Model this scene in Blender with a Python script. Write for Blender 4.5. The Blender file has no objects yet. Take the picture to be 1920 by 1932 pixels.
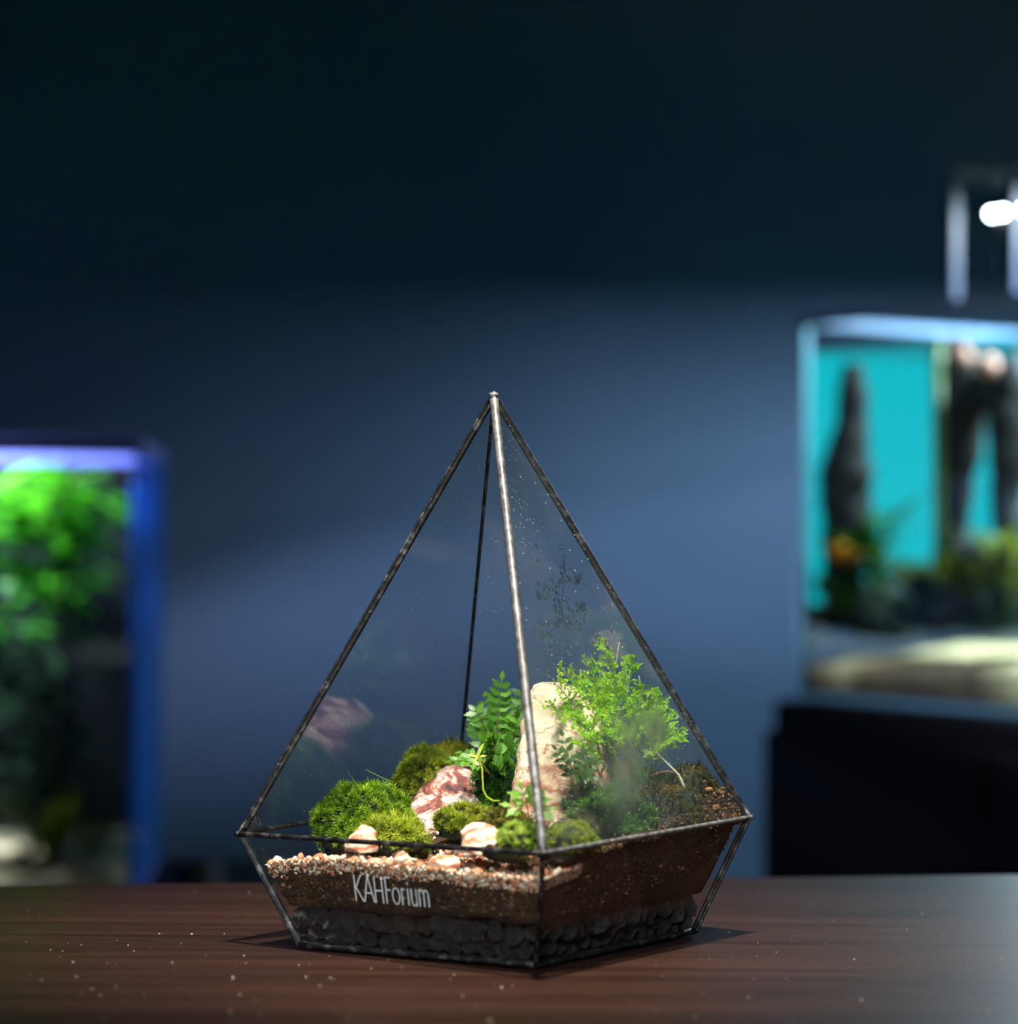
import bpy, math, random
import numpy as np
from mathutils import Vector, Matrix, noise

random.seed(7)
rng = np.random.default_rng(11)
scn = bpy.context.scene
COL = scn.collection

# ------------------------------------------------------------------ camera
F_PX, IW, IH = 5000.0, 1920.0, 1932.0
CAM = Vector((0, 0, 0.15029))
PITCH, ROLL = math.radians(0.830), math.radians(0.5)
fw = Vector((0, math.cos(PITCH), math.sin(PITCH)))
up0 = Vector((0, -math.sin(PITCH), math.cos(PITCH)))
rt0 = Vector((1, 0, 0))
rt = rt0 * math.cos(ROLL) + up0 * math.sin(ROLL)
up = up0 * math.cos(ROLL) - rt0 * math.sin(ROLL)
cd = bpy.data.cameras.new('camera')
cam = bpy.data.objects.new('camera', cd)
COL.objects.link(cam)
cam.matrix_world = Matrix(((rt.x, up.x, -fw.x, CAM.x), (rt.y, up.y, -fw.y, CAM.y), (rt.z, up.z, -fw.z, CAM.z), (0, 0, 0, 1)))
cd.sensor_fit = 'HORIZONTAL'
cd.sensor_width = 36.0
cd.lens = F_PX / IW * 36.0
cd.clip_start = 0.05
cd.dof.use_dof = True
cd.dof.focus_distance = 1.022
cd.dof.aperture_fstop = 6.4
scn.camera = cam

# ------------------------------------------------------------------ world, lights, exposure
vs = scn.view_settings
scn.display_settings.display_device = 'sRGB'
vs.view_transform = 'Standard'
vs.look = 'None'
vs.exposure = 0.0
vs.gamma = 1.0
vs.use_curve_mapping = False
scn.cycles.transparent_max_bounces = 32
scn.cycles.max_bounces = 8
scn.cycles.diffuse_bounces = 2
scn.cycles.glossy_bounces = 4
scn.cycles.transmission_bounces = 6
scn.cycles.sample_clamp_indirect = 4.0
scn.cycles.adaptive_threshold = 0.05
scn.cycles.caustics_reflective = False

w = bpy.data.worlds.new('world')
scn.world = w
w.use_nodes = True
w.node_tree.nodes['Background'].inputs[0].default_value = (0.30, 0.52, 1.0, 1)
w.node_tree.nodes['Background'].inputs[1].default_value = 0.0017


def light(name, kind, loc, target, energy, color, **kw):
    d = bpy.data.lights.new(name, kind)
    d.energy = energy
    d.color = color
    for k, v in kw.items():
        setattr(d, k, v)
    o = bpy.data.objects.new(name, d)
    COL.objects.link(o)
    o.location = loc
    v = Vector(target) - Vector(loc)
    o.rotation_euler = v.to_track_quat('-Z', 'Y').to_euler()
    return o


# ceiling downlight over the table
light('ceiling_spotlight', 'SPOT', (0.03, 0.77, 1.03), (0.0, 1.02, 0.06), 122.0, (1.0, 0.95, 0.86),
      spot_size=math.radians(30), spot_blend=1.0, shadow_soft_size=0.035)
# unseen fill light added behind the camera to brighten the lower glass, cool
light('front_fill', 'AREA', (-0.25, -0.6, 0.75), (0, 1.0, -0.02), 0.75, (0.86, 0.93, 1.0), shape='RECTANGLE', size=0.5, size_y=0.3, spread=math.radians(26))

# ------------------------------------------------------------------ helpers


def at(px, py, y):
    """point at depth y on the sight line of a pixel of the 1920x1932 frame"""
    d = fw + rt * ((px - IW / 2) / F_PX) - up * ((py - IH / 2) / F_PX)
    return CAM + d * (y / d.y)


ORIGIN = {}


def tag(o, label=None, cat=None, group=None, kind=None):
    if label: o['label'] = label
    if cat: o['category'] = cat
    if group: o['group'] = group
    if kind: o['kind'] = kind
    return o


def empty(name, loc):
    o = bpy.data.objects.new(name, None)
    o.empty_display_size = 0.01
    COL.objects.link(o)
    o.location = loc
    ORIGIN[o.name] = Vector(loc)
    return o


def make_mesh(name, V, F, mat, smooth=False, col=None):
    me = bpy.data.meshes.new(name)
    V = np.asarray(V, dtype=np.float32)
    me.from_pydata(V.tolist() if len(V) < 200 else [tuple(v) for v in V], [], F)
    if mat: me.materials.append(mat)
    if smooth: me.polygons.foreach_set('use_smooth', [True] * len(me.polygons))
    if col is not None:
        a = me.color_attributes.new('Col', 'FLOAT_COLOR', 'POINT')
        c = np.ones((len(V), 4), dtype=np.float32)
        c[:, :3] = col
        a.data.foreach_set('color', c.ravel())
    me.update()
    return me


def build(name, V, F, mat, parent=None, smooth=False, col=None, origin=None):
    """one mesh object from world coordinates; its origin is the parent's, or the base centre"""
    V = np.asarray([tuple(v) for v in V], dtype=np.float64)
    if parent is not None:
        org = ORIGIN[parent.name]
    elif origin is not None:
        org = Vector(origin)
    else:
        org = Vector(((V[:, 0].min() + V[:, 0].max()) / 2, (V[:, 1].min() + V[:, 1].max()) / 2, V[:, 2].min()))
    me = make_mesh(name, V - np.array(org), F, mat, smooth, col)
    o = bpy.data.objects.new(name, me)
    COL.objects.link(o)
    if parent is not None:
        o.parent = parent
    else:
        o.location = org
    ORIGIN[o.name] = org
    return o


def place(name, me, M, parent=None):
    """an object on shared mesh data with world matrix M"""
    o = bpy.data.objects.new(name, me)
    COL.objects.link(o)
    if parent is not None:
        o.parent = parent
        o.matrix_basis = Matrix.Translation(-ORIGIN[parent.name]) @ M
    else:
        o.matrix_basis = M
    ORIGIN[o.name] = M.to_translation()
    return o


class Geo:
    def __init__(s):
        s.v = []; s.f = []

    def add(s, V, F):
        n = len(s.v)
        s.v += [tuple(v) for v in V]
        s.f += [tuple(i + n for i in f) for f in F]
        return s

    def box(s, x0, x1, y0, y1, z0, z1):
        return s.frame((x0, y0, z0), (1, 0, 0), (0, 1, 0), (0, 0, 1), x1 - x0, y1 - y0, z1 - z0)

    def frame(s, o, a, b, c, la, lb, lc, bev=0.0):
        o, a, b, c = Vector(o), Vector(a), Vector(b), Vector(c)
        if bev <= 0:
            P = [o + a * (la * i) + b * (lb * j) + c * (lc * k) for k in (0, 1) for j in (0, 1) for i in (0, 1)]
            return s.add(P, [(0, 2, 3, 1), (4, 5, 7, 6), (0, 1, 5, 4), (2, 6, 7, 3), (0, 4, 6, 2), (1, 3, 7, 5)])
        P = []; e = bev
        prof = [(0, e, 0), (1, 0, 0)]
        rings = []
        for (zz, ins) in ((0, e), (e, 0), (lc - e, 0), (lc, e)):
            r = []
            x0, x1, y0, y1 = ins, la - ins, ins, lb - ins
            k = e
            for (x, y) in ((x0 + k, y0), (x1 - k, y0), (x1, y0 + k), (x1, y1 - k), (x1 - k, y1), (x0 + k, y1), (x0, y1 - k), (x0, y0 + k)):
                r.append(o + a * x + b * y + c * zz)
            rings.append(r)
        V = [v for r in rings for v in r]
        Fc = [tuple(range(7, -1, -1)), tuple(range(24, 32))]
        for i in range(3):
            for j in range(8):
                q = (j + 1) % 8
                Fc.append((i * 8 + j, i * 8 + q, (i + 1) * 8 + q, (i + 1) * 8 + j))
        return s.add(V, Fc)

    def tube(s, pts, rad, n=6, cap=True):
        pts = [Vector(p) for p in pts]
        m = len(pts)
        rad = rad if hasattr(rad, '__len__') else [rad] * m
        V = []; Fc = []
        ref = Vector((0.31, 0.2, 0.93))
        for i, p in enumerate(pts):
            t = (pts[min(i + 1, m - 1)] - pts[max(i - 1, 0)]).normalized()
            a = t.cross(ref)
            if a.length < 1e-4: a = t.cross(Vector((1, 0, 0)))
            a.normalize(); b = t.cross(a)
            for j in range(n):
                h = 2 * math.pi * j / n
                V.append(p + (a * math.cos(h) + b * math.sin(h)) * rad[i])
        for i in range(m - 1):
            for j in range(n):
                q = (j + 1) % n
                Fc.append((i * n + j, i * n + q, (i + 1) * n + q, (i + 1) * n + j))
        if cap:
            Fc.append(tuple(range(n - 1, -1, -1))); Fc.append(tuple(range((m - 1) * n, m * n)))
        return s.add(V, Fc)

    def build(s, name, mat, parent=None, smooth=False, origin=None):
        return build(name, s.v, s.f, mat, parent, smooth, origin=origin)


def ico(sub):
    import bmesh
    bm = bmesh.new()
    bmesh.ops.create_icosphere(bm, subdivisions=sub, radius=1.0)
    V = np.array([v.co[:] for v in bm.verts]); Fc = [tuple(v.index for v in f.verts) for f in bm.faces]
    bm.free()
    return V, Fc


ICO = {k: ico(k) for k in (1, 2, 3, 4)}


def fbm(p, s, o=3):
    return noise.fractal(Vector(p) * s, 1.0, 2.0, o)


def bez(p0, p1, p2, n):
    p0, p1, p2 = Vector(p0), Vector(p1), Vector(p2)
    return [p0 * (1 - t) ** 2 + p1 * (2 * t * (1 - t)) + p2 * t * t for t in [i / (n - 1) for i in range(n)]]


# ------------------------------------------------------------------ materials
def srgb(r, g, b):
    def c(u):
        u /= 255.0
        return u / 12.92 if u <= 0.04045 else ((u + 0.055) / 1.055) ** 2.4
    return (c(r), c(g), c(b), 1.0)


class M:
    def __init__(s, name):
        s.m = bpy.data.materials.new(name)
        s.m.use_nodes = True
        s.t = s.m.node_tree
        s.t.nodes.clear()
        s.out = s.n('ShaderNodeOutputMaterial')

    def n(s, kind, **kw):
        nd = s.t.nodes.new(kind)
        for k, v in kw.items():
            if k.startswith('i_'):
                key = k[2:]
                key = int(key) if key.isdigit() else key.replace('_', ' ')
                if hasattr(v, 'is_linked') and hasattr(v, 'node'): s.t.links.new(v, nd.inputs[key])
                else: nd.inputs[key].default_value = v
            else:
                setattr(nd, k, v)
        return nd

    def math(s, op, a, b=None, c=None, clamp=False):
        nd = s.n('ShaderNodeMath', operation=op, use_clamp=clamp)
        for i, v in enumerate((a, b, c)):
            if v is None: continue
            if hasattr(v, 'is_linked'): s.t.links.new(v, nd.inputs[i])
            else: nd.inputs[i].default_value = v
        return nd.outputs[0]

    def ramp(s, fac, stops, interp='LINEAR'):
        nd = s.n('ShaderNodeValToRGB')
        nd.color_ramp.interpolation = interp
        el = nd.color_ramp.elements
        while len(el) < len(stops): el.new(0.5)
        for e, (p, c) in zip(el, stops):
            e.position = p; e.color = c if len(c) == 4 else (*c, 1)
        s.t.links.new(fac, nd.inputs[0])
        return nd.outputs[0]

    def mixc(s, fac, a, b, blend='MIX'):
        nd = s.n('ShaderNodeMix', data_type='RGBA', blend_type=blend)
        for i, v in ((0, fac), (6, a), (7, b)):
            if hasattr(v, 'is_linked'): s.t.links.new(v, nd.inputs[i])
            else: nd.inputs[i].default_value = v
        return nd.outputs[2]

    def coord(s, which='Object', scale=(1, 1, 1), rot=(0, 0, 0)):
        tc = s.n('ShaderNodeTexCoord')
        mp = s.n('ShaderNodeMapping')
        mp.inputs['Scale'].default_value = scale
        mp.inputs['Rotation'].default_value = rot
        s.t.links.new(tc.outputs[which], mp.inputs[0])
        return mp.outputs[0]

    def noise(s, vec, scale, detail=4, rough=0.55, dist=0.0):
        nd = s.n('ShaderNodeTexNoise')
        nd.inputs['Scale'].default_value = scale; nd.inputs['Detail'].default_value = detail
        nd.inputs['Roughness'].default_value = rough; nd.inputs['Distortion'].default_value = dist
        s.t.links.new(vec, nd.inputs['Vector'])
        return nd.outputs['Fac']

    def voro(s, vec, scale, feature='F1'):
        nd = s.n('ShaderNodeTexVoronoi', feature=feature)
        nd.inputs['Scale'].default_value = scale
        s.t.links.new(vec, nd.inputs['Vector'])
        return nd

    def bump(s, h, strength=0.5, dist=0.001):
        nd = s.n('ShaderNodeBump')
        nd.inputs['Strength'].default_value = strength; nd.inputs['Distance'].default_value = dist
        s.t.links.new(h, nd.inputs['Height'])
        return nd.outputs[0]

    def princ(s, color, rough=0.5, metal=0.0, normal=None, spec=0.5, **kw):
        p = s.n('ShaderNodeBsdfPrincipled')
        for k, v in (('Base Color', color), ('Roughness', rough), ('Metallic', metal), ('Specular IOR Level', spec)):
            if hasattr(v, 'is_linked'): s.t.links.new(v, p.inputs[k])
            else: p.inputs[k].default_value = v
        if normal is not None: s.t.links.new(normal, p.inputs['Normal'])
        for k, v in kw.items():
            p.inputs[k.replace('_', ' ')].default_value = v
        return p.outputs[0]

    def mix(s, fac, a, b):
        nd = s.n('ShaderNodeMixShader')
        if hasattr(fac, 'is_linked'): s.t.links.new(fac, nd.inputs[0])
        else: nd.inputs[0].default_value = fac
        s.t.links.new(a, nd.inputs[1]); s.t.links.new(b, nd.inputs[2])
        return nd.outputs[0]

    def done(s, sh):
        s.t.links.new(sh, s.out.inputs[0])
        return s.m


def fresnel(m, f0=0.045, power=5.0, normal=None):
    g = m.n('ShaderNodeNewGeometry')
    d = m.n('ShaderNodeVectorMath', operation='DOT_PRODUCT')
    m.t.links.new(g.outputs['Normal'], d.inputs[0]); m.t.links.new(g.outputs['Incoming'], d.inputs[1])
    c = m.math('ABSOLUTE', d.outputs['Value'])
    return m.math('MULTIPLY_ADD', m.math('POWER', m.math('SUBTRACT', 1.0, c, clamp=True), power), 1 - f0, f0, clamp=True)


def mat_glass(name, tint=(0.97, 0.985, 0.98, 1), haze=0.02, specks=0.5, haze_col=(0.5, 0.55, 0.55, 1), seed=0.0, f0=0.058):
    m = M(name)
    tr = m.n('ShaderNodeBsdfTransparent'); tr.inputs[0].default_value = tint
    gl = m.n('ShaderNodeBsdfGlossy'); gl.inputs['Roughness'].default_value = 0.015
    base = m.mix(fresnel(m, f0), tr.outputs[0], gl.outputs[0])
    if haze <= 0: return m.done(base)
    # dust, dried water marks and specks on the surface
    v = m.coord('Object')
    vs_ = m.coord('Object', scale=(1, 1, 0.16))
    cloud = m.noise(vs_, 42 + seed, 5, 0.62)
    cloud = m.ramp(cloud, [(0.40, (0, 0, 0, 1)), (0.75, (1, 1, 1, 1))])
    vo = m.voro(v, 760)
    mask = m.ramp(m.noise(v, 26 + seed, 3), [(0.44, (0, 0, 0, 1)), (0.62, (1, 1, 1, 1))])
    speck = m.math('LESS_THAN', vo.outputs['Distance'], 0.17)
    r = m.n('ShaderNodeSeparateColor'); m.t.links.new(vo.outputs['Color'], r.inputs[0])
    speck = m.math('MULTIPLY', m.math('MULTIPLY', speck, m.math('GREATER_THAN', r.outputs[0], 0.45)), mask)
    vo2 = m.voro(v, 300)
    r2 = m.n('ShaderNodeSeparateColor'); m.t.links.new(vo2.outputs['Color'], r2.inputs[0])
    sp2 = m.math('MULTIPLY', m.math('LESS_THAN', vo2.outputs['Distance'], 0.10), m.math('GREATER_THAN', r2.outputs[1], 0.6))
    a = m.math('ADD', m.math('MULTIPLY_ADD', cloud, haze * 2.0, haze * 0.5), m.math('MULTIPLY', m.math('MAXIMUM', speck, sp2), specks), clamp=True)
    df = m.n('ShaderNodeBsdfDiffuse'); df.inputs[0].default_value = haze_col
    tl = m.n('ShaderNodeBsdfTranslucent'); tl.inputs[0].default_value = haze_col
    return m.done(m.mix(a, base, m.mix(0.35, df.outputs[0], tl.outputs[0])))


def mat_simple(name, col, rough=0.5, metal=0.0, nscale=None, namp=0.25, bump=0.0, bdist=0.001, spec=0.5):
    m = M(name)
    if nscale:
        v = m.coord('Object')
        f = m.noise(v, nscale, 5)
        lo = tuple(c * (1 - namp) for c in col[:3]) + (1,)
        hi = tuple(min(1, c * (1 + namp)) for c in col[:3]) + (1,)
        c = m.ramp(f, [(0.3, lo), (0.7, hi)])
        nrm = m.bump(f, bump, bdist) if bump else None
        return m.done(m.princ(c, rough, metal, nrm, spec))
    return m.done(m.princ(col, rough, metal, None, spec))


def mat_emit(name, col, strength):
    m = M(name)
    e = m.n('ShaderNodeEmission'); e.inputs[0].default_value = col; e.inputs[1].default_value = strength
    return m.done(e.outputs[0])


def mat_leaf(name, col, col2, trans=0.35, rough=0.45, attr=False):
    m = M(name)
    if attr:
        c = m.n('ShaderNodeAttribute', attribute_name='Col').outputs['Color']
    else:
        oi = m.n('ShaderNodeObjectInfo')
        f = m.noise(m.coord('Object'), 900, 2)
        f2 = m.math('MULTIPLY_ADD', oi.outputs['Random'], 0.75, m.math('MULTIPLY', f, 0.3), clamp=True)
        c = m.mixc(f2, col, col2)
    p = m.princ(c, rough, spec=0.35)
    t = m.n('ShaderNodeBsdfTranslucent')
    m.t.links.new(m.mixc(0.35, c, (0.75, 0.9, 0.15, 1), 'MULTIPLY') if False else c, t.inputs[0])
    return m.done(m.mix(trans, p, t.outputs[0]))


def mat_rock(name, axis_rot, stops, scale, dist, rough=0.55, nscale=60, stain=None):
    """banded sedimentary rock: strata bent by noise"""
    m = M(name)
    v = m.coord('Object', rot=axis_rot)
    wv = m.n('ShaderNodeTexWave', wave_type='BANDS', bands_direction='Z', wave_profile='SIN')
    wv.inputs['Scale'].default_value = scale; wv.inputs['Distortion'].default_value = dist
    wv.inputs['Detail'].default_value = 4; wv.inputs['Detail Scale'].default_value = 1.6; wv.inputs['Detail Roughness'].default_value = 0.65
    m.t.links.new(v, wv.inputs[0])
    n1 = m.noise(v, nscale, 6, 0.65)
    f = m.math('ADD', m.math('MULTIPLY', wv.outputs['Fac'], 0.30), m.math('MULTIPLY', n1, 0.72), clamp=True)
    c = m.ramp(f, stops)
    n2 = m.noise(v, nscale * 9, 5, 0.7)
    c = m.mixc(0.35, c, m.ramp(n2, [(0.3, (0.45, 0.36, 0.3, 1)), (0.6, (1, 1, 1, 1))]), 'MULTIPLY')
    if stain:
        zc = m.n('ShaderNodeSeparateXYZ'); m.t.links.new(m.coord('Object'), zc.inputs[0])
        k = m.math('ADD', zc.outputs[2], m.math('MULTIPLY', m.math('SUBTRACT', n1, 0.5), 0.02))
        c = m.mixc(m.ramp(m.math('MULTIPLY', k, stain[0]), stain[1]), c, stain[2])
    h = m.math('ADD', n2, m.math('MULTIPLY', f, 1.2))
    return m.done(m.princ(c, rough, 0, m.bump(h, 0.5, 0.0006), 0.4))


MT = {}
# walls and wood
_m = M('wall_paint')
_v = _m.coord('Object')
_c = _m.ramp(_m.noise(_v, 1.3, 3), [(0.3, srgb(112, 138, 172)), (0.7, srgb(118, 144, 178))])
MT['wall'] = _m.done(_m.princ(_c, 0.85, 0, _m.bump(_m.noise(_v, 300, 3), 0.1, 0.001), 0.2))
MT['floor'] = mat_simple('floor_vinyl', srgb(46, 44, 44), 0.5, 0, 6, 0.3)

_m = M('dark_wood')
_v = _m.coord('Object', scale=(1.1, 24, 24))
_g = _m.noise(_v, 3.2, 8, 0.62, 0.6)
_g2 = _m.noise(_m.coord('Object', scale=(3, 160, 160)), 5, 4, 0.6)
_f = _m.math('ADD', _m.math('MULTIPLY', _g, 0.7), _m.math('MULTIPLY', _g2, 0.35), clamp=True)
_c = _m.ramp(_f, [(0.30, srgb(22, 14, 11)), (0.50, srgb(43, 27, 21)), (0.72, srgb(65, 42, 32))])
_r = _m.math('MULTIPLY_ADD', _g2, 0.22, 0.30)
MT['wood'] = _m.done(_m.princ(_c, _r, 0, _m.bump(_f, 0.25, 0.0006), 0.13))

# glass of the terrarium, clean to dusty
MT['pane'] = mat_glass('terrarium_glass', haze=0.036, specks=0.9, haze_col=(0.42, 0.50, 0.52, 1))
MT['pane_wet'] = mat_glass('terrarium_glass_damp', haze=0.026, specks=0.7, haze_col=(0.45, 0.55, 0.55, 1), seed=5)
MT['pane_low'] = mat_glass('terrarium_glass_lower', haze=0.006, specks=0.35, haze_col=(0.35, 0.35, 0.33, 1), seed=9, f0=0.03)
MT['tank_glass'] = mat_glass('aquarium_glass', tint=(0.95, 0.985, 0.985, 1), haze=0.0, f0=0.03)
MT['clean'] = mat_glass('terrarium_glass_inner', haze=0.0, f0=0.058)
MT['clean_low'] = mat_glass('terrarium_glass_lower_inner', haze=0.0, f0=0.03)

_m = M('solder_strip')
_v = _m.coord('Object')
_n = _m.noise(_v, 260, 5, 0.7)
_n2 = _m.noise(_v, 1500, 3, 0.6)
_c = _m.ramp(_n, [(0.3, srgb(16, 15, 15)), (0.52, srgb(38, 37, 37)), (0.8, srgb(150, 148, 146))])
MT['strip'] = _m.done(_m.princ(_c, _m.math('MULTIPLY_ADD', _n2, 0.3, 0.28), 0.55, _m.bump(_m.math('ADD', _n, _n2), 0.5, 0.0003), 0.5))

_m = M('lit_solder')  # lighter copy of the strip solder, standing for light on the front edges
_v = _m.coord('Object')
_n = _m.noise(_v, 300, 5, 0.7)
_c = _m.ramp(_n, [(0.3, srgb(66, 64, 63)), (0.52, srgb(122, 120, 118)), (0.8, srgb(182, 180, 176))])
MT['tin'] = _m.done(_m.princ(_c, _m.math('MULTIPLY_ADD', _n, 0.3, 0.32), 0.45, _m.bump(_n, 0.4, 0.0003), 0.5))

_m = M('soil')
_v = _m.coord('Object')
_n = _m.noise(_v, 420, 6, 0.75)
_n2 = _m.noise(_v, 60, 3)
_c = _m.ramp(_m.math('MULTIPLY_ADD', _n2, 0.4, _m.math('MULTIPLY', _n, 0.62)), [(0.36, srgb(18, 12, 8)), (0.52, srgb(58, 41, 25)), (0.68, srgb(104, 76, 46)), (0.82, srgb(160, 124, 80))])
MT['soil'] = _m.done(_m.princ(_c, 0.85, 0, _m.bump(_n, 1.0, 0.0012), 0.25))
MT['lava'] = mat_simple('lava_stone', srgb(60, 60, 58), 0.5, 0, 260, 0.75, 1.0, 0.0016, 0.7)

_m = M('gravel')
_oi = _m.n('ShaderNodeObjectInfo')
_v = _m.coord('Object')
_n = _m.noise(_v, 450, 4, 0.6, 0.8)
_k = _m.math('ADD', _m.math('MULTIPLY', _oi.outputs['Random'], 0.65), _m.math('MULTIPLY', _n, 0.5))
_c = _m.ramp(_k, [(0.16, srgb(150, 84, 52)), (0.36, srgb(222, 140, 96)), (0.5, srgb(236, 196, 156)), (0.62, srgb(246, 236, 220)), (0.74, srgb(214, 150, 104)), (0.92, srgb(120, 88, 62))])
MT['gravel'] = _m.done(_m.princ(_c, 0.6, 0, _m.bump(_n, 0.5, 0.0005), 0.4))
_m = M('fine_gravel')
_a = _m.n('ShaderNodeAttribute', attribute_name='Col').outputs['Color']
MT['fine'] = _m.done(_m.princ(_a, 0.7, 0, _m.bump(_m.noise(_m.coord('Object'), 900, 3), 0.5, 0.0004), 0.3))

_m = M('banded_cream_rock')
_v = _m.coord('Object', rot=(0.10, -0.14, 0))
_vo = _m.coord('Object')
_n1 = _m.noise(_vo, 55, 6, 0.65)
_n2 = _m.noise(_vo, 620, 6, 0.75)
_wv = _m.n('ShaderNodeTexWave', wave_type='BANDS', bands_direction='Z', wave_profile='SIN')
for _k, _x in (('Scale', 42), ('Distortion', 5.0), ('Detail', 5), ('Detail Scale', 2.4), ('Detail Roughness', 0.7)): _wv.inputs[_k].default_value = _x
_m.t.links.new(_v, _wv.inputs[0])
_z = _m.n('ShaderNodeSeparateXYZ'); _m.t.links.new(_vo, _z.inputs[0])
_low = _m.ramp(_m.math('ADD', _m.math('MULTIPLY', _z.outputs[2], 18), _m.math('MULTIPLY', _m.math('SUBTRACT', _n1, 0.5), 0.9)), [(0.34, (1, 1, 1, 1)), (0.70, (0.12, 0.12, 0.12, 1))])
_bd = _m.ramp(_m.math('MULTIPLY_ADD', _m.math('SUBTRACT', _n2, 0.5), 0.5, _wv.outputs['Fac']), [(0.55, (0, 0, 0, 1)), (0.85, (1, 1, 1, 1))])
_base = _m.ramp(_n1, [(0.3, srgb(216, 188, 146)), (0.5, srgb(236, 218, 182)), (0.72, srgb(244, 234, 210))])
_rust = _m.ramp(_n2, [(0.3, srgb(128, 66, 54)), (0.6, srgb(200, 124, 96)), (0.75, srgb(226, 176, 148))])
_c = _m.mixc(_m.math('MULTIPLY', _bd, _low, clamp=True), _base, _rust)
_pk = _m.math('MULTIPLY', _low, 0.35)
_c = _m.mixc(_pk, _c, srgb(206, 140, 116))
_rd = _m.math('ABSOLUTE', _m.math('SUBTRACT', _m.noise(_v, 70, 4, 0.6, 0.6), 0.5))
_c = _m.mixc(_m.ramp(_rd, [(0.0, (0.8, 0.8, 0.8, 1)), (0.02, (0, 0, 0, 1))]), _c, srgb(150, 82, 60))
_c = _m.mixc(0.3, _c, _m.ramp(_n2, [(0.34, (0.5, 0.42, 0.36, 1)), (0.58, (1, 1, 1, 1))]), 'MULTIPLY')
MT['rock_cream'] = _m.done(_m.princ(_c, 0.6, 0, _m.bump(_m.math('ADD', _n2, _m.math('MULTIPLY', _wv.outputs['Fac'], 0.7)), 0.7, 0.0007), 0.35))

_m = M('veined_white_rock')
_vo = _m.coord('Object', rot=(0.2, 0.85, 0.3))
_vs = _m.coord('Object', rot=(0.2, 0.85, 0.3), scale=(1, 1, 2.6))
_n1 = _m.noise(_vs, 42, 6, 0.68, 1.1)
_n2 = _m.noise(_vo, 700, 6, 0.75)
_n3 = _m.noise(_vs, 95, 5, 0.7, 1.6)
_c = _m.ramp(_n1, [(0.36, srgb(64, 46, 52)), (0.43, srgb(136, 74, 62)), (0.465, srgb(190, 136, 116)), (0.50, srgb(216, 204, 192)), (0.78, srgb(232, 228, 220))])
_rd = _m.math('ABSOLUTE', _m.math('SUBTRACT', _n3, 0.5))
_c = _m.mixc(_m.ramp(_rd, [(0.0, (0.9, 0.9, 0.9, 1)), (0.035, (0, 0, 0, 1))]), _c, _m.ramp(_n2, [(0.35, srgb(60, 40, 46)), (0.65, srgb(170, 84, 58))]))
_c = _m.mixc(0.5, _c, _m.ramp(_n2, [(0.34, (0.5, 0.45, 0.42, 1)), (0.56, (1, 1, 1, 1))]), 'MULTIPLY')
MT['rock_veined'] = _m.done(_m.princ(_c, 0.5, 0, _m.bump(_m.math('ADD', _n2, _m.math('MULTIPLY', _n3, 2.0)), 0.7, 0.0008), 0.4))
MT['rock_orange'] = mat_rock('orange_white_rock', (0.3, 0.35, 0),
    [(0.24, srgb(180, 78, 48)), (0.38, srgb(214, 128, 92)), (0.5, srgb(232, 196, 164)), (0.75, srgb(238, 224, 204))], 75, 7.0, 0.55, 160)

MT['moss'] = mat_leaf('moss_blade', None, None, 0.30, 0.5, attr=True)
MT['moss_base'] = mat_simple('moss_base', srgb(24, 30, 8), 0.9, 0, 300, 0.5)
MT['club'] = mat_leaf('clubmoss_leaf', srgb(138, 206, 22), srgb(206, 240, 66), 0.48, 0.42)
MT['stem'] = mat_simple('pale_green_stem', srgb(150, 176, 92), 0.5)
MT['fern'] = mat_leaf('fern_leaf', srgb(46, 104, 24), srgb(108, 160, 52), 0.32, 0.4)
MT['fern_shaded'] = mat_leaf('shaded_fern_leaf', srgb(38, 74, 22), srgb(74, 110, 40), 0.25, 0.4)  # fern green darkened in colour for the shade before the rock
MT['fernstem'] = mat_simple('fern_stem', srgb(96, 88, 34), 0.5)
MT['sprout'] = mat_leaf('sprout_leaf', srgb(196, 214, 66), srgb(214, 226, 96), 0.4, 0.4)
MT['sprig'] = mat_leaf('sprig_leaf', srgb(120, 170, 60), srgb(160, 200, 90), 0.4, 0.45)
MT['twig'] = mat_simple('dead_twig', srgb(92, 62, 34), 0.8, 0, 300, 0.4)
MT['root'] = mat_simple('pale_root', srgb(206, 200, 170), 0.6)
MT['paint'] = mat_simple('white_print', srgb(226, 230, 226), 0.6)
MT['dust'] = mat_simple('dust', srgb(200, 186, 170), 0.8)

_m = M('water_drop')
_g = _m.n('ShaderNodeBsdfGlass'); _g.inputs['IOR'].default_value = 1.33; _g.inputs['Roughness'].default_value = 0.0
_tr = _m.n('ShaderNodeBsdfTransparent')
MT['drop'] = _m.done(_m.mix(0.40, _tr.outputs[0], _g.outputs[0]))

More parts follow.
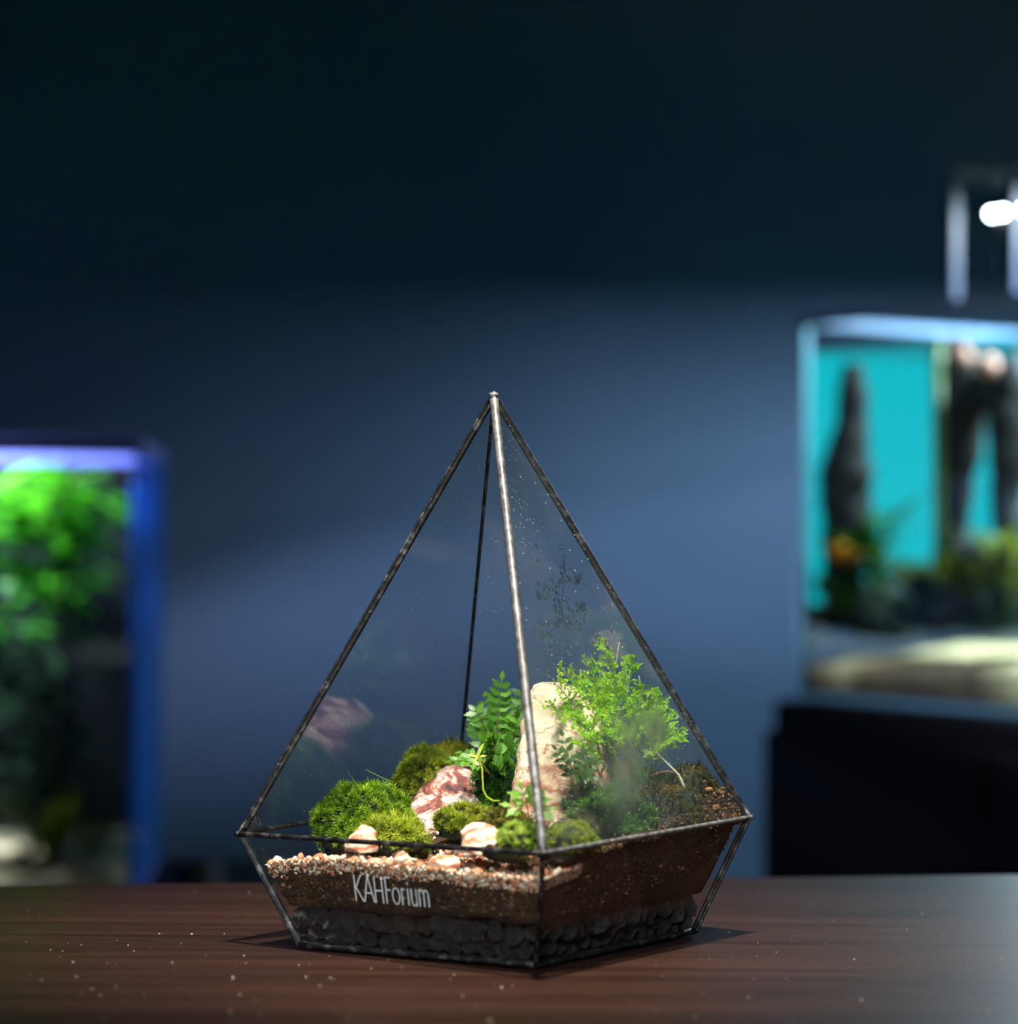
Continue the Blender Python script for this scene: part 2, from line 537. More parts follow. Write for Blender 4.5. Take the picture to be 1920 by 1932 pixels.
_m = M('condensation_film')
_v = _m.coord('Generated')
_s = _m.n('ShaderNodeSeparateXYZ'); _m.t.links.new(_v, _s.inputs[0])
_att = _m.n('ShaderNodeAttribute', attribute_name='Col').outputs['Fac']
_nn = _m.noise(_m.coord('Object', scale=(1, 1, 0.6)), 75, 7, 0.68, 0.5)
_k = _m.math('MULTIPLY', _att, _m.ramp(_nn, [(0.40, (0.06, 0.06, 0.06, 1)), (0.62, (0.62, 0.62, 0.62, 1))]), clamp=True)
_tr = _m.n('ShaderNodeBsdfTransparent')
_rf = _m.n('ShaderNodeBsdfRefraction'); _rf.inputs['IOR'].default_value = 1.25; _rf.inputs['Roughness'].default_value = 0.34
_tl = _m.n('ShaderNodeBsdfTranslucent'); _tl.inputs[0].default_value = (0.78, 0.84, 0.72, 1)
_df = _m.n('ShaderNodeBsdfDiffuse'); _df.inputs[0].default_value = (0.62, 0.70, 0.55, 1)
MT['film'] = _m.done(_m.mix(_k, _tr.outputs[0], _m.mix(0.30, _rf.outputs[0], _m.mix(0.5, _tl.outputs[0], _df.outputs[0]))))

# background things
MT['black'] = mat_simple('black_board', (0.003, 0.003, 0.004, 1), 0.7, spec=0.15)
MT['black_plastic'] = mat_simple('black_plastic', (0.004, 0.004, 0.005, 1), 0.5)
_m = M('backlit_cyan_film')
_e = _m.n('ShaderNodeEmission'); _e.inputs[0].default_value = srgb(0, 208, 222); _e.inputs[1].default_value = 1.15
_tr = _m.n('ShaderNodeBsdfTransparent')
MT['cyan'] = _m.done(_m.mix(0.5, _tr.outputs[0], _e.outputs[0]))
MT['led'] = mat_emit('white_led', (0.72, 0.97, 1.0, 1), 70.0)
MT['led_purple'] = mat_emit('violet_led', (0.45, 0.45, 1.0, 1), 12.0)
MT['edge_teal'] = mat_simple('glass_edge_teal', srgb(120, 186, 206), 0.4)
MT['edge_pale'] = mat_simple('glass_edge_pale', srgb(120, 152, 186), 0.35)  # lamp light carried in the glass edge, put into the colour
MT['edge_violet'] = mat_simple('glass_edge_violet', srgb(128, 134, 214), 0.4)  # violet lamp light on the rim, put into its base colour
_m = M('blue_film')
_p = _m.princ(srgb(20, 104, 190), 0.45)
_tr = _m.n('ShaderNodeBsdfTransparent'); _tr.inputs[0].default_value = (0.72, 0.82, 1.0, 1)
MT['side_blue'] = _m.done(_m.mix(0.5, _tr.outputs[0], _p))
MT['acrylic'] = mat_simple('frosted_acrylic', srgb(84, 100, 128), 0.35)
MT['driftwood'] = mat_simple('driftwood', srgb(16, 14, 13), 0.8, 0, 40, 0.5, 0.6, 0.004)
MT['cutwood'] = mat_simple('pale_cut_wood', srgb(206, 150, 128), 0.8)
MT['tanksand'] = mat_simple('aquarium_sand', srgb(200, 176, 128), 0.9, 0, 120, 0.2, 0.5, 0.002)
MT['tanksoil'] = mat_simple('aquarium_soil', srgb(74, 54, 38), 0.9, 0, 90, 0.3, 0.5, 0.002)
MT['aq_bright'] = mat_leaf('aquarium_leaf', srgb(36, 134, 6), srgb(100, 184, 38), 0.4, 0.4)
MT['aq_dark'] = mat_leaf('aquarium_dark_leaf', srgb(20, 84, 40), srgb(74, 120, 24), 0.3, 0.5)
MT['aq_shade'] = mat_leaf('aquarium_shaded_leaf', srgb(10, 40, 10), srgb(20, 62, 14), 0.15, 0.5)  # leaf green darkened to stand for the shade low in the tank
MT['aq_olive'] = mat_leaf('aquarium_olive_leaf', srgb(84, 96, 20), srgb(130, 140, 34), 0.3, 0.5)
MT['aq_orange'] = mat_leaf('aquarium_orange_leaf', srgb(236, 140, 20), srgb(246, 172, 40), 0.3, 0.5)
MT['aqstone'] = mat_simple('mossy_dark_stone', srgb(22, 40, 24), 0.9, 0, 60, 0.5, 0.6, 0.004)
MT['pipe'] = mat_simple('green_tube', srgb(84, 112, 40), 0.4)

_m = M('water')
_tr = _m.n('ShaderNodeBsdfTransparent'); _tr.inputs[0].default_value = (0.93, 0.985, 0.98, 1)
_gl = _m.n('ShaderNodeBsdfGlossy'); _gl.inputs['Roughness'].default_value = 0.02
MT['water'] = _m.done(_m.mix(fresnel(_m, 0.015), _tr.outputs[0], _gl.outputs[0]))

# ------------------------------------------------------------------ room
WALL_Y = 3.12
FLOOR_Z = -0.76
tag(Geo().box(-5, 5, WALL_Y, WALL_Y + 0.1, FLOOR_Z, 2.4).build('wall_back', MT['wall']), kind='structure')
tag(Geo().box(-5, 5, -2.0, WALL_Y, FLOOR_Z - 0.05, FLOOR_Z).build('floor', MT['floor']), kind='structure')

# ------------------------------------------------------------------ table
E0, E1 = Vector((-0.155, 1.1885, 0)), Vector((0.160, 1.238, 0))
td = (E1 - E0).normalized(); tn = Vector((-td.y, td.x, 0))
tb = empty('wooden_table', (0, 0.82, FLOOR_Z))
tag(tb, 'dark brown wooden table under the glass terrarium', 'table')
P0 = E0 + td * ((0 - E0.x) / td.x)
Geo().frame(P0 - td * 0.75 - tn * 0.62 - Vector((0, 0, 0.03)), td, tn, (0, 0, 1), 1.5, 0.62, 0.03, 0.0025).build('tabletop', MT['wood'], tb)
for sx in (-0.68, 0.63):
    for sy in (-0.57, -0.10):
        Geo().frame(P0 + td * sx + tn * sy + Vector((0, 0, FLOOR_Z)), td, tn, (0, 0, 1), 0.05, 0.05, -FLOOR_Z - 0.03, 0.003).build('leg', MT['wood'], tb)

# dust and crumbs lying on the tabletop
g = Geo()
for i in range(330):
    px = random.uniform(-60, 1980); y = random.uniform(0.84, 1.17)
    p = Vector(((px - 960) / 5000 * y, y, 0.0002))
    q = (p - P0)
    if q.dot(tn) > -0.01: continue
    s = 0.00015 * math.exp(random.gauss(0, 0.45))
    Vv, Ff = ICO[1]
    g.add([p + Vector((v[0] * s * 1.3, v[1] * s, v[2] * s * 0.7)) for v in Vv], Ff)
tag(g.build('dust_specks', MT['dust']), 'pale dust specks scattered over the dark tabletop', 'dust', kind='stuff')

# ------------------------------------------------------------------ terrarium shell
RING = {'L': Vector((-0.1015, 1.0050, 0.0421)), 'F': Vector((0.0132, 0.9238, 0.0450)), 'R': Vector((0.0957, 1.0395, 0.0466)), 'B': Vector((-0.0213, 1.1208, 0.0461))}
BASE = {'L': Vector((-0.0774, 0.9950, 0.0013)), 'F': Vector((0.0111, 0.9520, 0.0013)), 'R': Vector((0.0746, 1.0395, 0.0013)), 'B': Vector((-0.0162, 1.0985, 0.0013))}
APEX = Vector((-0.0063, 1.0223, 0.2115))
CEN = (RING['L'] + RING['R'] + RING['F'] + RING['B']) / 4
ter = empty('glass_terrarium', (CEN.x, CEN.y, 0))
tag(ter, 'diamond-shaped glass terrarium with black soldered edges standing on the table', 'terrarium')
TH = 0.0013


def outward(P):
    n = Vector((0, 0, 0))
    for i in range(len(P)):
        a, b = P[i], P[(i + 1) % len(P)]
        n += a.cross(b)
    n.normalize()
    c = sum(P, Vector()) / len(P)
    if n.dot(c - Vector((CEN.x, CEN.y, 0.05))) < 0: n = -n
    return n


def pane(name, P, mat, shrink=0.0009):
    n = outward(P)
    c = sum(P, Vector()) / len(P)
    Q = [p + (c - p).normalized() * shrink for p in P]
    k = len(Q)
    fl = (Q[1] - Q[0]).cross(Q[2] - Q[0]).dot(n) > 0
    Vv = Q + [q - n * TH for q in Q]
    Ff = [tuple(range(k)), tuple(range(2 * k - 1, k - 1, -1))] + [(i, i + k, (i + 1) % k + k, (i + 1) % k) for i in range(k)]
    if k == 4: Ff = [(0, 1, 2), (0, 2, 3), (4, 6, 5), (4, 7, 6)] + Ff[2:]
    if not fl: Ff = [tuple(reversed(f)) for f in Ff]
    o = build(name, Vv, Ff, mat, ter)
    o.data.materials.append(MT['clean_low'] if mat == MT['pane_low'] else MT['clean'])      # dust lies on the outer face only
    n_out = 2 if k == 4 else 1
    for i, f in enumerate(o.data.polygons):
        if i >= n_out: f.material_index = 1
    return o


UP_FACES = {'FR': ('F', 'R'), 'RB': ('R', 'B'), 'BL': ('B', 'L')}   # the fourth, L-F, is the open side
panes = {}
for k, (a, b) in UP_FACES.items():
    panes['U' + k] = pane('upper_pane', [RING[a], RING[b], APEX], MT['pane_wet'] if k == 'FR' else MT['pane'])
for a, b in (('L', 'F'), ('F', 'R'), ('R', 'B'), ('B', 'L')):
    panes['D' + a + b] = pane('lower_pane', [BASE[a], BASE[b], RING[b], RING[a]], MT['pane_low'])
bp = pane('base_pane', [BASE[k] for k in 'LFRB'], MT['pane_low'])


def inplane(p, q, third):
    e = (q - p).normalized()
    d = third - p
    return (d - e * d.dot(e)).normalized()


def strip(name, P, Q, ta, tb_, na, nb, wd, bead=0.0003, seg=26, seed=0, mat='strip'):
    """folded foil and solder bead over the edge P-Q between two panes"""
    a = inplane(P, Q, ta); b = inplane(P, Q, tb_)
    m = (na + nb).normalized()
    Vv = []; Ff = []
    n = 8
    for i in range(seg + 1):
        t = i / seg
        c = P.lerp(Q, t)
        k1 = wd * (1 + 0.10 * noise.noise(Vector((t * 14, seed, 0))) + 0.05 * noise.noise(Vector((t * 60, seed, 3))))
        k2 = wd * (1 + 0.10 * noise.noise(Vector((t * 14, seed, 7))) + 0.05 * noise.noise(Vector((t * 60, seed, 9))))
        o = 0.00025; bd = bead * (1 + 0.3 * noise.noise(Vector((t * 30, seed, 5))))
        inn = -(TH + 0.0003)
        Vv += [c + a * k1 + na * o, c + a * k1 * 0.5 + na * (o + bd * 0.55), c + m * (o + bd), c + b * k2 * 0.5 + nb * (o + bd * 0.55), c + b * k2 + nb * o,
               c + b * k2 + nb * inn, c + m * inn * 1.15 + (a + b) * 0.0004, c + a * k1 + na * inn]
    for i in range(seg):
        for j in range(n):
            q = (j + 1) % n
            Ff.append((i * n + j, i * n + q, (i + 1) * n + q, (i + 1) * n + j))
    Ff += [tuple(range(n - 1, -1, -1)), tuple(range(seg * n, seg * n + n))]
    return build(name, Vv, Ff, MT[mat], ter, True)


order = 'LFRB'
nU = {}; nD = {}
for i in range(4):
    a, b = order[i], order[(i + 1) % 4]
    nU[a + b] = outward([RING[a], RING[b], APEX]); nD[a + b] = outward([BASE[a], BASE[b], RING[b], RING[a]])
for i in range(4):
    z, a, b = order[i - 1], order[i], order[(i + 1) % 4]
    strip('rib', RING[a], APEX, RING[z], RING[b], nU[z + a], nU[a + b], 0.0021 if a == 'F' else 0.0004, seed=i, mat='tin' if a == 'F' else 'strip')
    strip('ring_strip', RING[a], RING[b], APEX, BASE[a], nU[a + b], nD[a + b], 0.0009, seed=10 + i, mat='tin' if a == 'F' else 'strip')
    strip('corner_strip', BASE[a], RING[a], RING[z], RING[b], nD[z + a], nD[a + b], 0.0010 if a == 'F' else 0.0004, seed=20 + i)
    strip('base_strip', BASE[a], BASE[b], RING[a], BASE[order[(i + 2) % 4]], nD[a + b], Vector((0, 0, -1)), 0.0012, 0.0003, seed=30 + i)
# solder cap over the tip
Vv, Ff = ICO[2]
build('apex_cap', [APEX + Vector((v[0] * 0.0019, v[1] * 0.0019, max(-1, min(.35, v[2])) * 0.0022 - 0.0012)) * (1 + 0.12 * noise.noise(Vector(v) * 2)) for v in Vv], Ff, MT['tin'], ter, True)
# solder blobs on the ring corners
for k in 'LFRB':
    build('solder_joint', [RING[k] + (RING[k] - CEN).normalized() * 0.0002 + Vector((v[0] * 0.0013, v[1] * 0.0013, v[2] * 0.0012)) * (1 + 0.15 * noise.noise(Vector(v) * 2 + Vector((ord(k), 0, 0)))) for v in Vv], Ff, MT['strip'], ter, True)


SHELL = [(RING[k[0]], nU[k]) for k in nU] + [(RING[k[0]], nD[k]) for k in nD]


def clamp_in(p, margin=0.0006):
    p = Vector(p)
    for _ in range(2):
        for (o_, n_) in SHELL:
            d = (p - o_).dot(n_) + TH + margin
            if d > 0: p = p - n_ * d
    return p


# lettering on the front-left lower pane, drawn stroke by stroke
def letter_strokes():
    def arc(cx, cy, rx, ry, a0, a1, n=14):
        return [(cx + rx * math.cos(math.radians(a0 + (a1 - a0) * i / n)), cy + ry * math.sin(math.radians(a0 + (a1 - a0) * i / n))) for i in range(n + 1)]
    S = []
    S.append(('K', [[(0, 0), (0, 1)], [(0.36, 1.0), (0.02, 0.46)], [(0.07, 0.52), (0.42, 0.0)]]))
    x = 0.48
    S.append(('A', [[(x, 0), (x + 0.26, 1), (x + 0.54, 0)], [(x + 0.10, 0.34), (x + 0.44, 0.34)]]))
    x = 1.10
    S.append(('H', [[(x, 0), (x, 1)], [(x + 0.40, 0), (x + 0.40, 1)], [(x, 0.46), (x + 0.40, 0.46)]]))
    x = 1.70
    S.append(('F', [[(x, 0), (x, 1), (x + 0.27, 1)], [(x, 0.52), (x + 0.22, 0.52)]]))
    xh = 0.62
    S.append(('o', [arc(2.23, xh / 2, 0.19, xh / 2, 90, 450, 20)]))
    S.append(('r', [[(2.55, 0), (2.55, xh)], arc(2.66, xh * 0.70, 0.11, xh * 0.28, 180, 65, 8)]))
    S.append(('i', [[(2.88, 0), (2.88, xh)], [(2.88, xh + 0.18), (2.88, xh + 0.24)]]))
    S.append(('u', [[(3.06, xh), (3.06, 0.18)] + arc(3.19, 0.16, 0.13, 0.16, 180, 360, 8) + [(3.32, xh)], [(3.32, xh), (3.32, 0)]]))
    S.append(('m', [[(3.48, 0), (3.48, xh)], arc(3.60, xh - 0.2, 0.12, 0.2, 180, 0, 8) + [(3.72, 0)], arc(3.84, xh - 0.2, 0.12, 0.2, 180, 0, 8) + [(3.96, 0)]]))
    return S


nLF = (RING['F'] - BASE['L']).cross(RING['L'] - BASE['L']).normalized()
if nLF.dot(nD['LF']) < 0: nLF = -nLF
# frame on the pane: from pixels of the lettering corners, cast onto the pane
def on_pane(px, py, p0, n):
    d = fw + rt * ((px - IW / 2) / F_PX) - up * ((py - IH / 2) / F_PX)
    return CAM + d * ((p0 - CAM).dot(n) / d.dot(n))


TO, TX, TY = on_pane(672.5, 1699, RING['L'], nLF), on_pane(811, 1711, RING['L'], nLF), on_pane(667, 1650.5, RING['L'], nLF)
ex = (TX - TO) / 3.98; ey = (TY - TO)
lw = 0.00046
for ch, strokes in letter_strokes():
    g = Geo()
    for s in strokes:
        pts = [TO + ex * x + ey * y for x, y in s]
        for i in range(len(pts) - 1):
            a, b = pts[i], pts[i + 1]
            e = (b - a).normalized(); s2 = e.cross(nLF).normalized()
            a2, b2 = a - e * lw * 0.35, b + e * lw * 0.35
            g.frame(a2 - s2 * lw / 2 + nLF * 0.00006, e, s2, nLF, (b2 - a2).length, lw, 0.00008)
    g.build('letter', MT['paint'], panes['DLF'])

# water drops inside the front-right pane
nFR = nU['FR']
g = Geo(); Vv, Ff = ICO[2]
c_in = RING['F'] - nFR * (TH + 0.00005)
cnt = 0
while cnt < 420:
    px, py = random.gauss(1085, 55), random.gauss(1150, 62)
    lim = 985 + (py - 1000) * 0.08
    if px < lim + 8 or py < 1030 or py > 1290: continue
    if px > 1155 + (py - 1150) * 0.62 - 14: continue
    if noise.noise(Vector((px / 38, py / 38, 1.7))) < -0.1 + 0.25 * random.random(): continue
    p = on_pane(px, py, c_in, nFR)
    s = 0.00042 * math.exp(random.gauss(0, 0.45))
    ax1 = nFR.cross(Vector((0, 0, 1))).normalized(); ax2 = nFR.cross(ax1)
    st = random.uniform(0.9, 1.7)
    g.add([p + ax1 * (v[0] * s) + ax2 * (v[1] * s * st) - nFR * (max(v[2], -0.1) * s * 0.55 + s * 0.055) for v in Vv], Ff)
    cnt += 1
tag(g.build('condensation_drops', MT['drop'], panes['UFR'], True), 'tiny water drops on the inside of the pane', kind='stuff')

# fogged film low on the inside of the front-right pane
film_pts = [(1195, 1420, 45, 80, 1.0), (1225, 1370, 40, 50, 0.8), (1075, 1560, 60, 30, 0.7), (1175, 1490, 45, 30, 0.5)]
NX, NY = 40, 40
Vt = []; cc = []
for side in (0, 1):
    for j in range(NY + 1):
        for i in range(NX + 1):
            px = 1035 + (1300 - 1035) * i / NX; py = 1290 + (1588 - 1290) * j / NY
            py = min(py, 1604 - (px - 1030) * 0.176 - 10)
            px = min(px, 1160 + (py - 1150) * 0.62 - 12)
            p = on_pane(px, py, RING['F'] - nFR * (TH + 0.0001 + 0.0002 * side), nFR)
            k = 0
            for (cx, cy, sx, sy, am) in film_pts:
                k += am * math.exp(-(((px - cx) / sx) ** 2 + ((py - cy) / sy) ** 2))
            edge = min(1, i / 6, (NX - i) / 6, j / 6, (NY - j) / 3 + 0.4)
            Vt.append(p); cc.append(min(1, k) * max(0, edge))
Ft = []
N1 = (NX + 1) * (NY + 1)
for j in range(NY):
    for i in range(NX):
        a = j * (NX + 1) + i
        Ft.append((a, a + 1, a + NX + 2, a + NX + 1))
        Ft.append((N1 + a, N1 + a + NX + 1, N1 + a + NX + 2, N1 + a + 1))
film = build('condensation_film', Vt, Ft, MT['film'], panes['UFR'], True, col=np.repeat(np.array(cc)[:, None], 3, 1))
film['label'] = 'misted patch of condensation'

# ------------------------------------------------------------------ substrate
def corners(z, inset):
    out = {}
    for k in 'LFRB':
        if z <= RING[k].z:
            t = (z - BASE[k].z) / (RING[k].z - BASE[k].z); p = BASE[k].lerp(RING[k], t)
        else:
            t = (z - RING[k].z) / (APEX.z - RING[k].z); p = RING[k].lerp(APEX, t)
        c = Vector((CEN.x, CEN.y, p.z))
        d = (c - p); d.z = 0
        q = p + d.normalized() * inset * 1.414
        out[k] = Vector((q.x, q.y, z))
    return out


def uvz(u, v, z, inset=0.0036):
    c = corners(z, inset)
    return c['L'] * ((1 - u) * (1 - v)) + c['F'] * (u * (1 - v)) + c['R'] * (u * v) + c['B'] * ((1 - u) * v)


HP = [(0, 0, .029), (.12, 0, .0325), (.3, 0, .034), (.5, 0, .033), (.75, 0, .0325), (.92, 0, .0325), (1, 0, .033), (1, .14, .0355), (1, .3, .042), (1, .5, .0465), (1, .75, .050), (.98, .97, .054),
      (0, .2, .028), (0, .4, .034), (0, .7, .046), (0, 1, .052), (.5, 1, .053), (.15, .15, .031), (.35, .18, .034), (.6, .2, .036), (.85, .15, .0355), (.3, .45, .040), (.55, .45, .041), (.8, .4, .0415),
      (.8, .7, .047), (.5, .75, .047), (.25, .75, .048)]


def Hs(u, v):
    n = 0; d = 0
    for (a, b, z) in HP:
        w_ = 1.0 / ((u - a) ** 2 + (v - b) ** 2 + 0.006) ** 1.5
        n += z * w_; d += w_
    return n / d


def ground(u, v, inset=0.0036):
    z = Hs(u, v)
    z += 0.0007 * noise.fractal(Vector((u * 16, v * 16, 3.3)), 1, 2, 3)
    return uvz(u, v, z, inset)


GN = 64
V = []; Fc = []
for j in range(GN + 1):
    for i in range(GN + 1):
        V.append(ground(i / GN, j / GN))
for j in range(GN):
    for i in range(GN):
        a = j * (GN + 1) + i
        Fc.append((a, a + 1, a + GN + 2, a + GN + 1))
loop = [(i / GN, 0) for i in range(GN)] + [(1, i / GN) for i in range(GN)] + [(1 - i / GN, 1) for i in range(GN)] + [(0, 1 - i / GN) for i in range(GN)]
topidx = [int(round(v * GN)) * (GN + 1) + int(round(u * GN)) for u, v in loop]
prev = topidx; L = len(loop)
lev = [(0.85, .0036), (0.68, .0036), (0.5, .0036), (0.33, .0036), (0.16, .0036), (0.0, .0040), (-1, .0100), (-2, .0100)]
for (t, ins) in lev:
    cur = []
    for k, (u, v) in enumerate(loop):
        zt = Hs(u, v)
        zb = 0.0162 + 0.0016 * noise.noise(Vector((u * 7, v * 7, 1))) + 0.0008 * noise.noise(Vector((u * 25, v * 25, 1))) + (0.001 if u > .5 else 0)
        if t >= 0: z = zb + (zt - zb) * t
        elif t == -1: z = zb - 0.001
        else: z = 0.0042
        p = uvz(u, v, z, ins + (0.0005 * noise.noise(Vector((u * 60, v * 60, z * 900))) if t >= 0 else 0))
        cur.append(len(V)); V.append(p)
    for k in range(L):
        q = (k + 1) % L
        Fc.append((prev[q], prev[k], cur[k], cur[q]))
    prev = cur
Fc.append(tuple(prev))
tag(build('soil', V, Fc, MT['soil'], None, True), 'dark brown planting soil filling the lower half of the terrarium', 'soil', kind='stuff')

# lava stones of the drainage layer
lava_me = []
for s in range(7):
    Vv, Ff = ICO[3]
    pts = []
    for v in Vv:
        v = Vector(v)
        r = 1 + 0.10 * noise.noise(v * 8 + Vector((s, 0, 0))) + 0.14 * abs(noise.noise(v * 2.6 + Vector((s * 2.2, 1, 0)))) + 0.32 * noise.noise(v * 1.3 + Vector((s * 5.1, 0, 0))) + 0.13 * noise.noise(v * 3.4 + Vector((0, s * 3.7, 0)))
        pts.append(v * r)
    lava_me.append(make_mesh('lava_stone', pts, Ff, MT['lava']))
LAVA_GROUP = 'lava stones under the soil'


def lava(u, v, z, r, inset):
    p = uvz(u, v, z, inset)
    R = Matrix.Rotation(random.uniform(0, 6.28), 4, Vector((random.gauss(0, 1), random.gauss(0, 1), random.gauss(0, 1))).normalized())
    S = Matrix.Diagonal((r * random.uniform(0.85, 1.35), r * random.uniform(0.8, 1.15), r * random.uniform(0.75, 1.0), 1))
    o = place('lava_stone', random.choice(lava_me), Matrix.Translation(p) @ R @ S)
    side = 'left' if v == 0 else 'right'
    row = 'bottom' if z < 0.0095 else 'upper'
    tag(o, f'dark grey lava stone in the {row} row behind the {side} lower pane', 'stone', LAVA_GROUP)


for row, z0, off in ((0, 0.0058, 0.5), (1, 0.0124, 0.05)):
    for i in range(13):
        if row == 2 and random.random() < 0.35: continue
        lava((i + off + random.uniform(-.12, .12)) / 13, 0, z0 + random.uniform(-.0008, .0010), random.uniform(.0030, .0045), 0.0052)
    for i in range(13):
        if row == 2 and random.random() < 0.35: continue
        lava(1, min(.985, (i + off + 0.15 + random.uniform(-.12, .12)) / 13), z0 + 0.0005 + random.uniform(-.0008, .0012), random.uniform(.0034, .0048), 0.0052)

# gravel: loose chips one by one, the fine grit between them as one mass
grav_me = []
for s in range(6):
    Vv, Ff = ICO[2] if s < 3 else ICO[1]
    pts = []
    for v in Vv:
        v = Vector(v)
        r = 1 + 0.32 * noise.noise(v * 1.5 + Vector((s * 7.1, 2, 0))) + 0.10 * noise.noise(v * 4 + Vector((0, s * 3.7, 0)))
        pts.append(v * r)
    grav_me.append(make_mesh('gravel_chip', pts, Ff, MT['gravel'], True))


def rand_uv_gravel():
    while True:
        u = random.uniform(0.02, 1.0); v = abs(random.gauss(0, 0.14))
        if v < 0.45: return u, v


def chip(u, v, z_off, r, inset=0.0022):
    p = uvz(u, v, Hs(u, v) + z_off, inset + r)
    R = Matrix.Rotation(random.uniform(0, 6.28), 4, Vector((random.gauss(0, 1), random.gauss(0, 1), random.gauss(0, 1))).normalized())
    S = Matrix.Diagonal((r * random.uniform(0.9, 1.3), r * random.uniform(0.8, 1.1), r * random.uniform(0.7, 1.0), 1))
    o = place('gravel_chip', random.choice(grav_me), Matrix.Translation(p) @ R @ S)
    where = 'pressed against the left lower pane' if v < 0.022 and u < 1 else ('pressed against the right lower pane' if u == 1.0 else 'scattered on the soil away from the glass')
    tag(o, f'small orange and white gravel chip {where}', 'gravel', 'gravel chips on the soil')


for i in range(90):
    chip(random.uniform(.0, 1.0), random.uniform(0, .02), random.uniform(-.0016, .0024), 0.0013 * math.exp(random.gauss(0.1, 0.32)))
for i in range(12):
    chip(1.0, random.uniform(0, .16), random.uniform(-.0008, .002), 0.0010 * math.exp(random.gauss(0.1, 0.3)))
for i in range(190):
    u, v = rand_uv_gravel()
    chip(u, v, random.uniform(-.0002, .0012), 0.0011 * math.exp(random.gauss(0.05, 0.35)))

PAL = np.array([srgb(*c)[:3] for c in ((236, 214, 184), (214, 150, 108), (190, 112, 74), (120, 84, 54), (246, 238, 226), (150, 110, 74), (84, 58, 38))])
Vv, Ff = ICO[1]
gv = []; gf = []; gc = []
for i in range(7000):
    r_ = random.random()
    if r_ < 0.5:
        u, v, dz = random.uniform(0, 1), random.uniform(0, .01), random.uniform(-.0042, .0015)
        if random.random() < (-dz) / .0046: continue
    elif r_ < 0.62:
        u, v, dz = 1.0, random.uniform(0, .2), random.uniform(-.003, .001)
    else:
        u, v = rand_uv_gravel(); dz = random.uniform(-.0002, .0006)
    s = 0.00042 * math.exp(random.gauss(0, 0.4))
    p = uvz(u, v, Hs(u, v) + dz, 0.0022 + s)
    q = Matrix.Rotation(random.uniform(0, 6), 3, 'X') @ Matrix.Rotation(random.uniform(0, 6), 3, 'Z')
    n0 = len(gv)
    gv += [p + (q @ Vector((a[0] * 1.2, a[1], a[2] * .8))) * s for a in Vv]
    gf += [tuple(k + n0 for k in f) for f in Ff]
    pc = PAL[rng.choice(7, p=[.24, .2, .14, .14, .12, .1, .06])] * rng.uniform(.8, 1.1)
    gc += [pc] * len(Vv)
tag(build('fine_gravel', gv, gf, MT['fine'], None, False, col=np.array(gc)), 'fine cream and rust grit spread along the front edge of the soil', 'gravel', kind='stuff')

# soil crumbs along the slope behind the right-hand glass
gv = []; gf = []; gc = []
PAL2 = np.array([srgb(*c)[:3] for c in ((52, 36, 22), (72, 50, 30), (36, 24, 15), (104, 74, 44), (150, 110, 64))])
for i in range(4200):
    if random.random() < 0.35:
        u, v, dz = random.uniform(.985, 1), random.uniform(.1, 1), random.uniform(-.024, .001)
    elif random.random() < 0.3:
        u, v, dz = random.uniform(0, 1), random.uniform(0, .01), random.uniform(-.014, -.004)
    else:
        u, v, dz = random.uniform(.55, 1), random.uniform(.3, 1), random.uniform(-.0002, .0007)
    s = 0.00045 * math.exp(random.gauss(0, 0.5))
    p = uvz(u, v, max(0.02, Hs(u, v) + dz), 0.0024 + s)
    q = Matrix.Rotation(random.uniform(0, 6), 3, 'X') @ Matrix.Rotation(random.uniform(0, 6), 3, 'Z')
    n0 = len(gv)
    gv += [p + (q @ Vector((a[0] * 1.3, a[1], a[2] * .8))) * s for a in Vv]
    gf += [tuple(k + n0 for k in f) for f in Ff]
    gc += [PAL2[rng.choice(5, p=[.3, .3, .2, .12, .08])]] * len(Vv)
tag(build('soil_crumbs', gv, gf, MT['fine'], None, False, col=np.array(gc)), 'loose brown soil crumbs pressed against the lower glass and right slope', 'soil', kind='stuff')


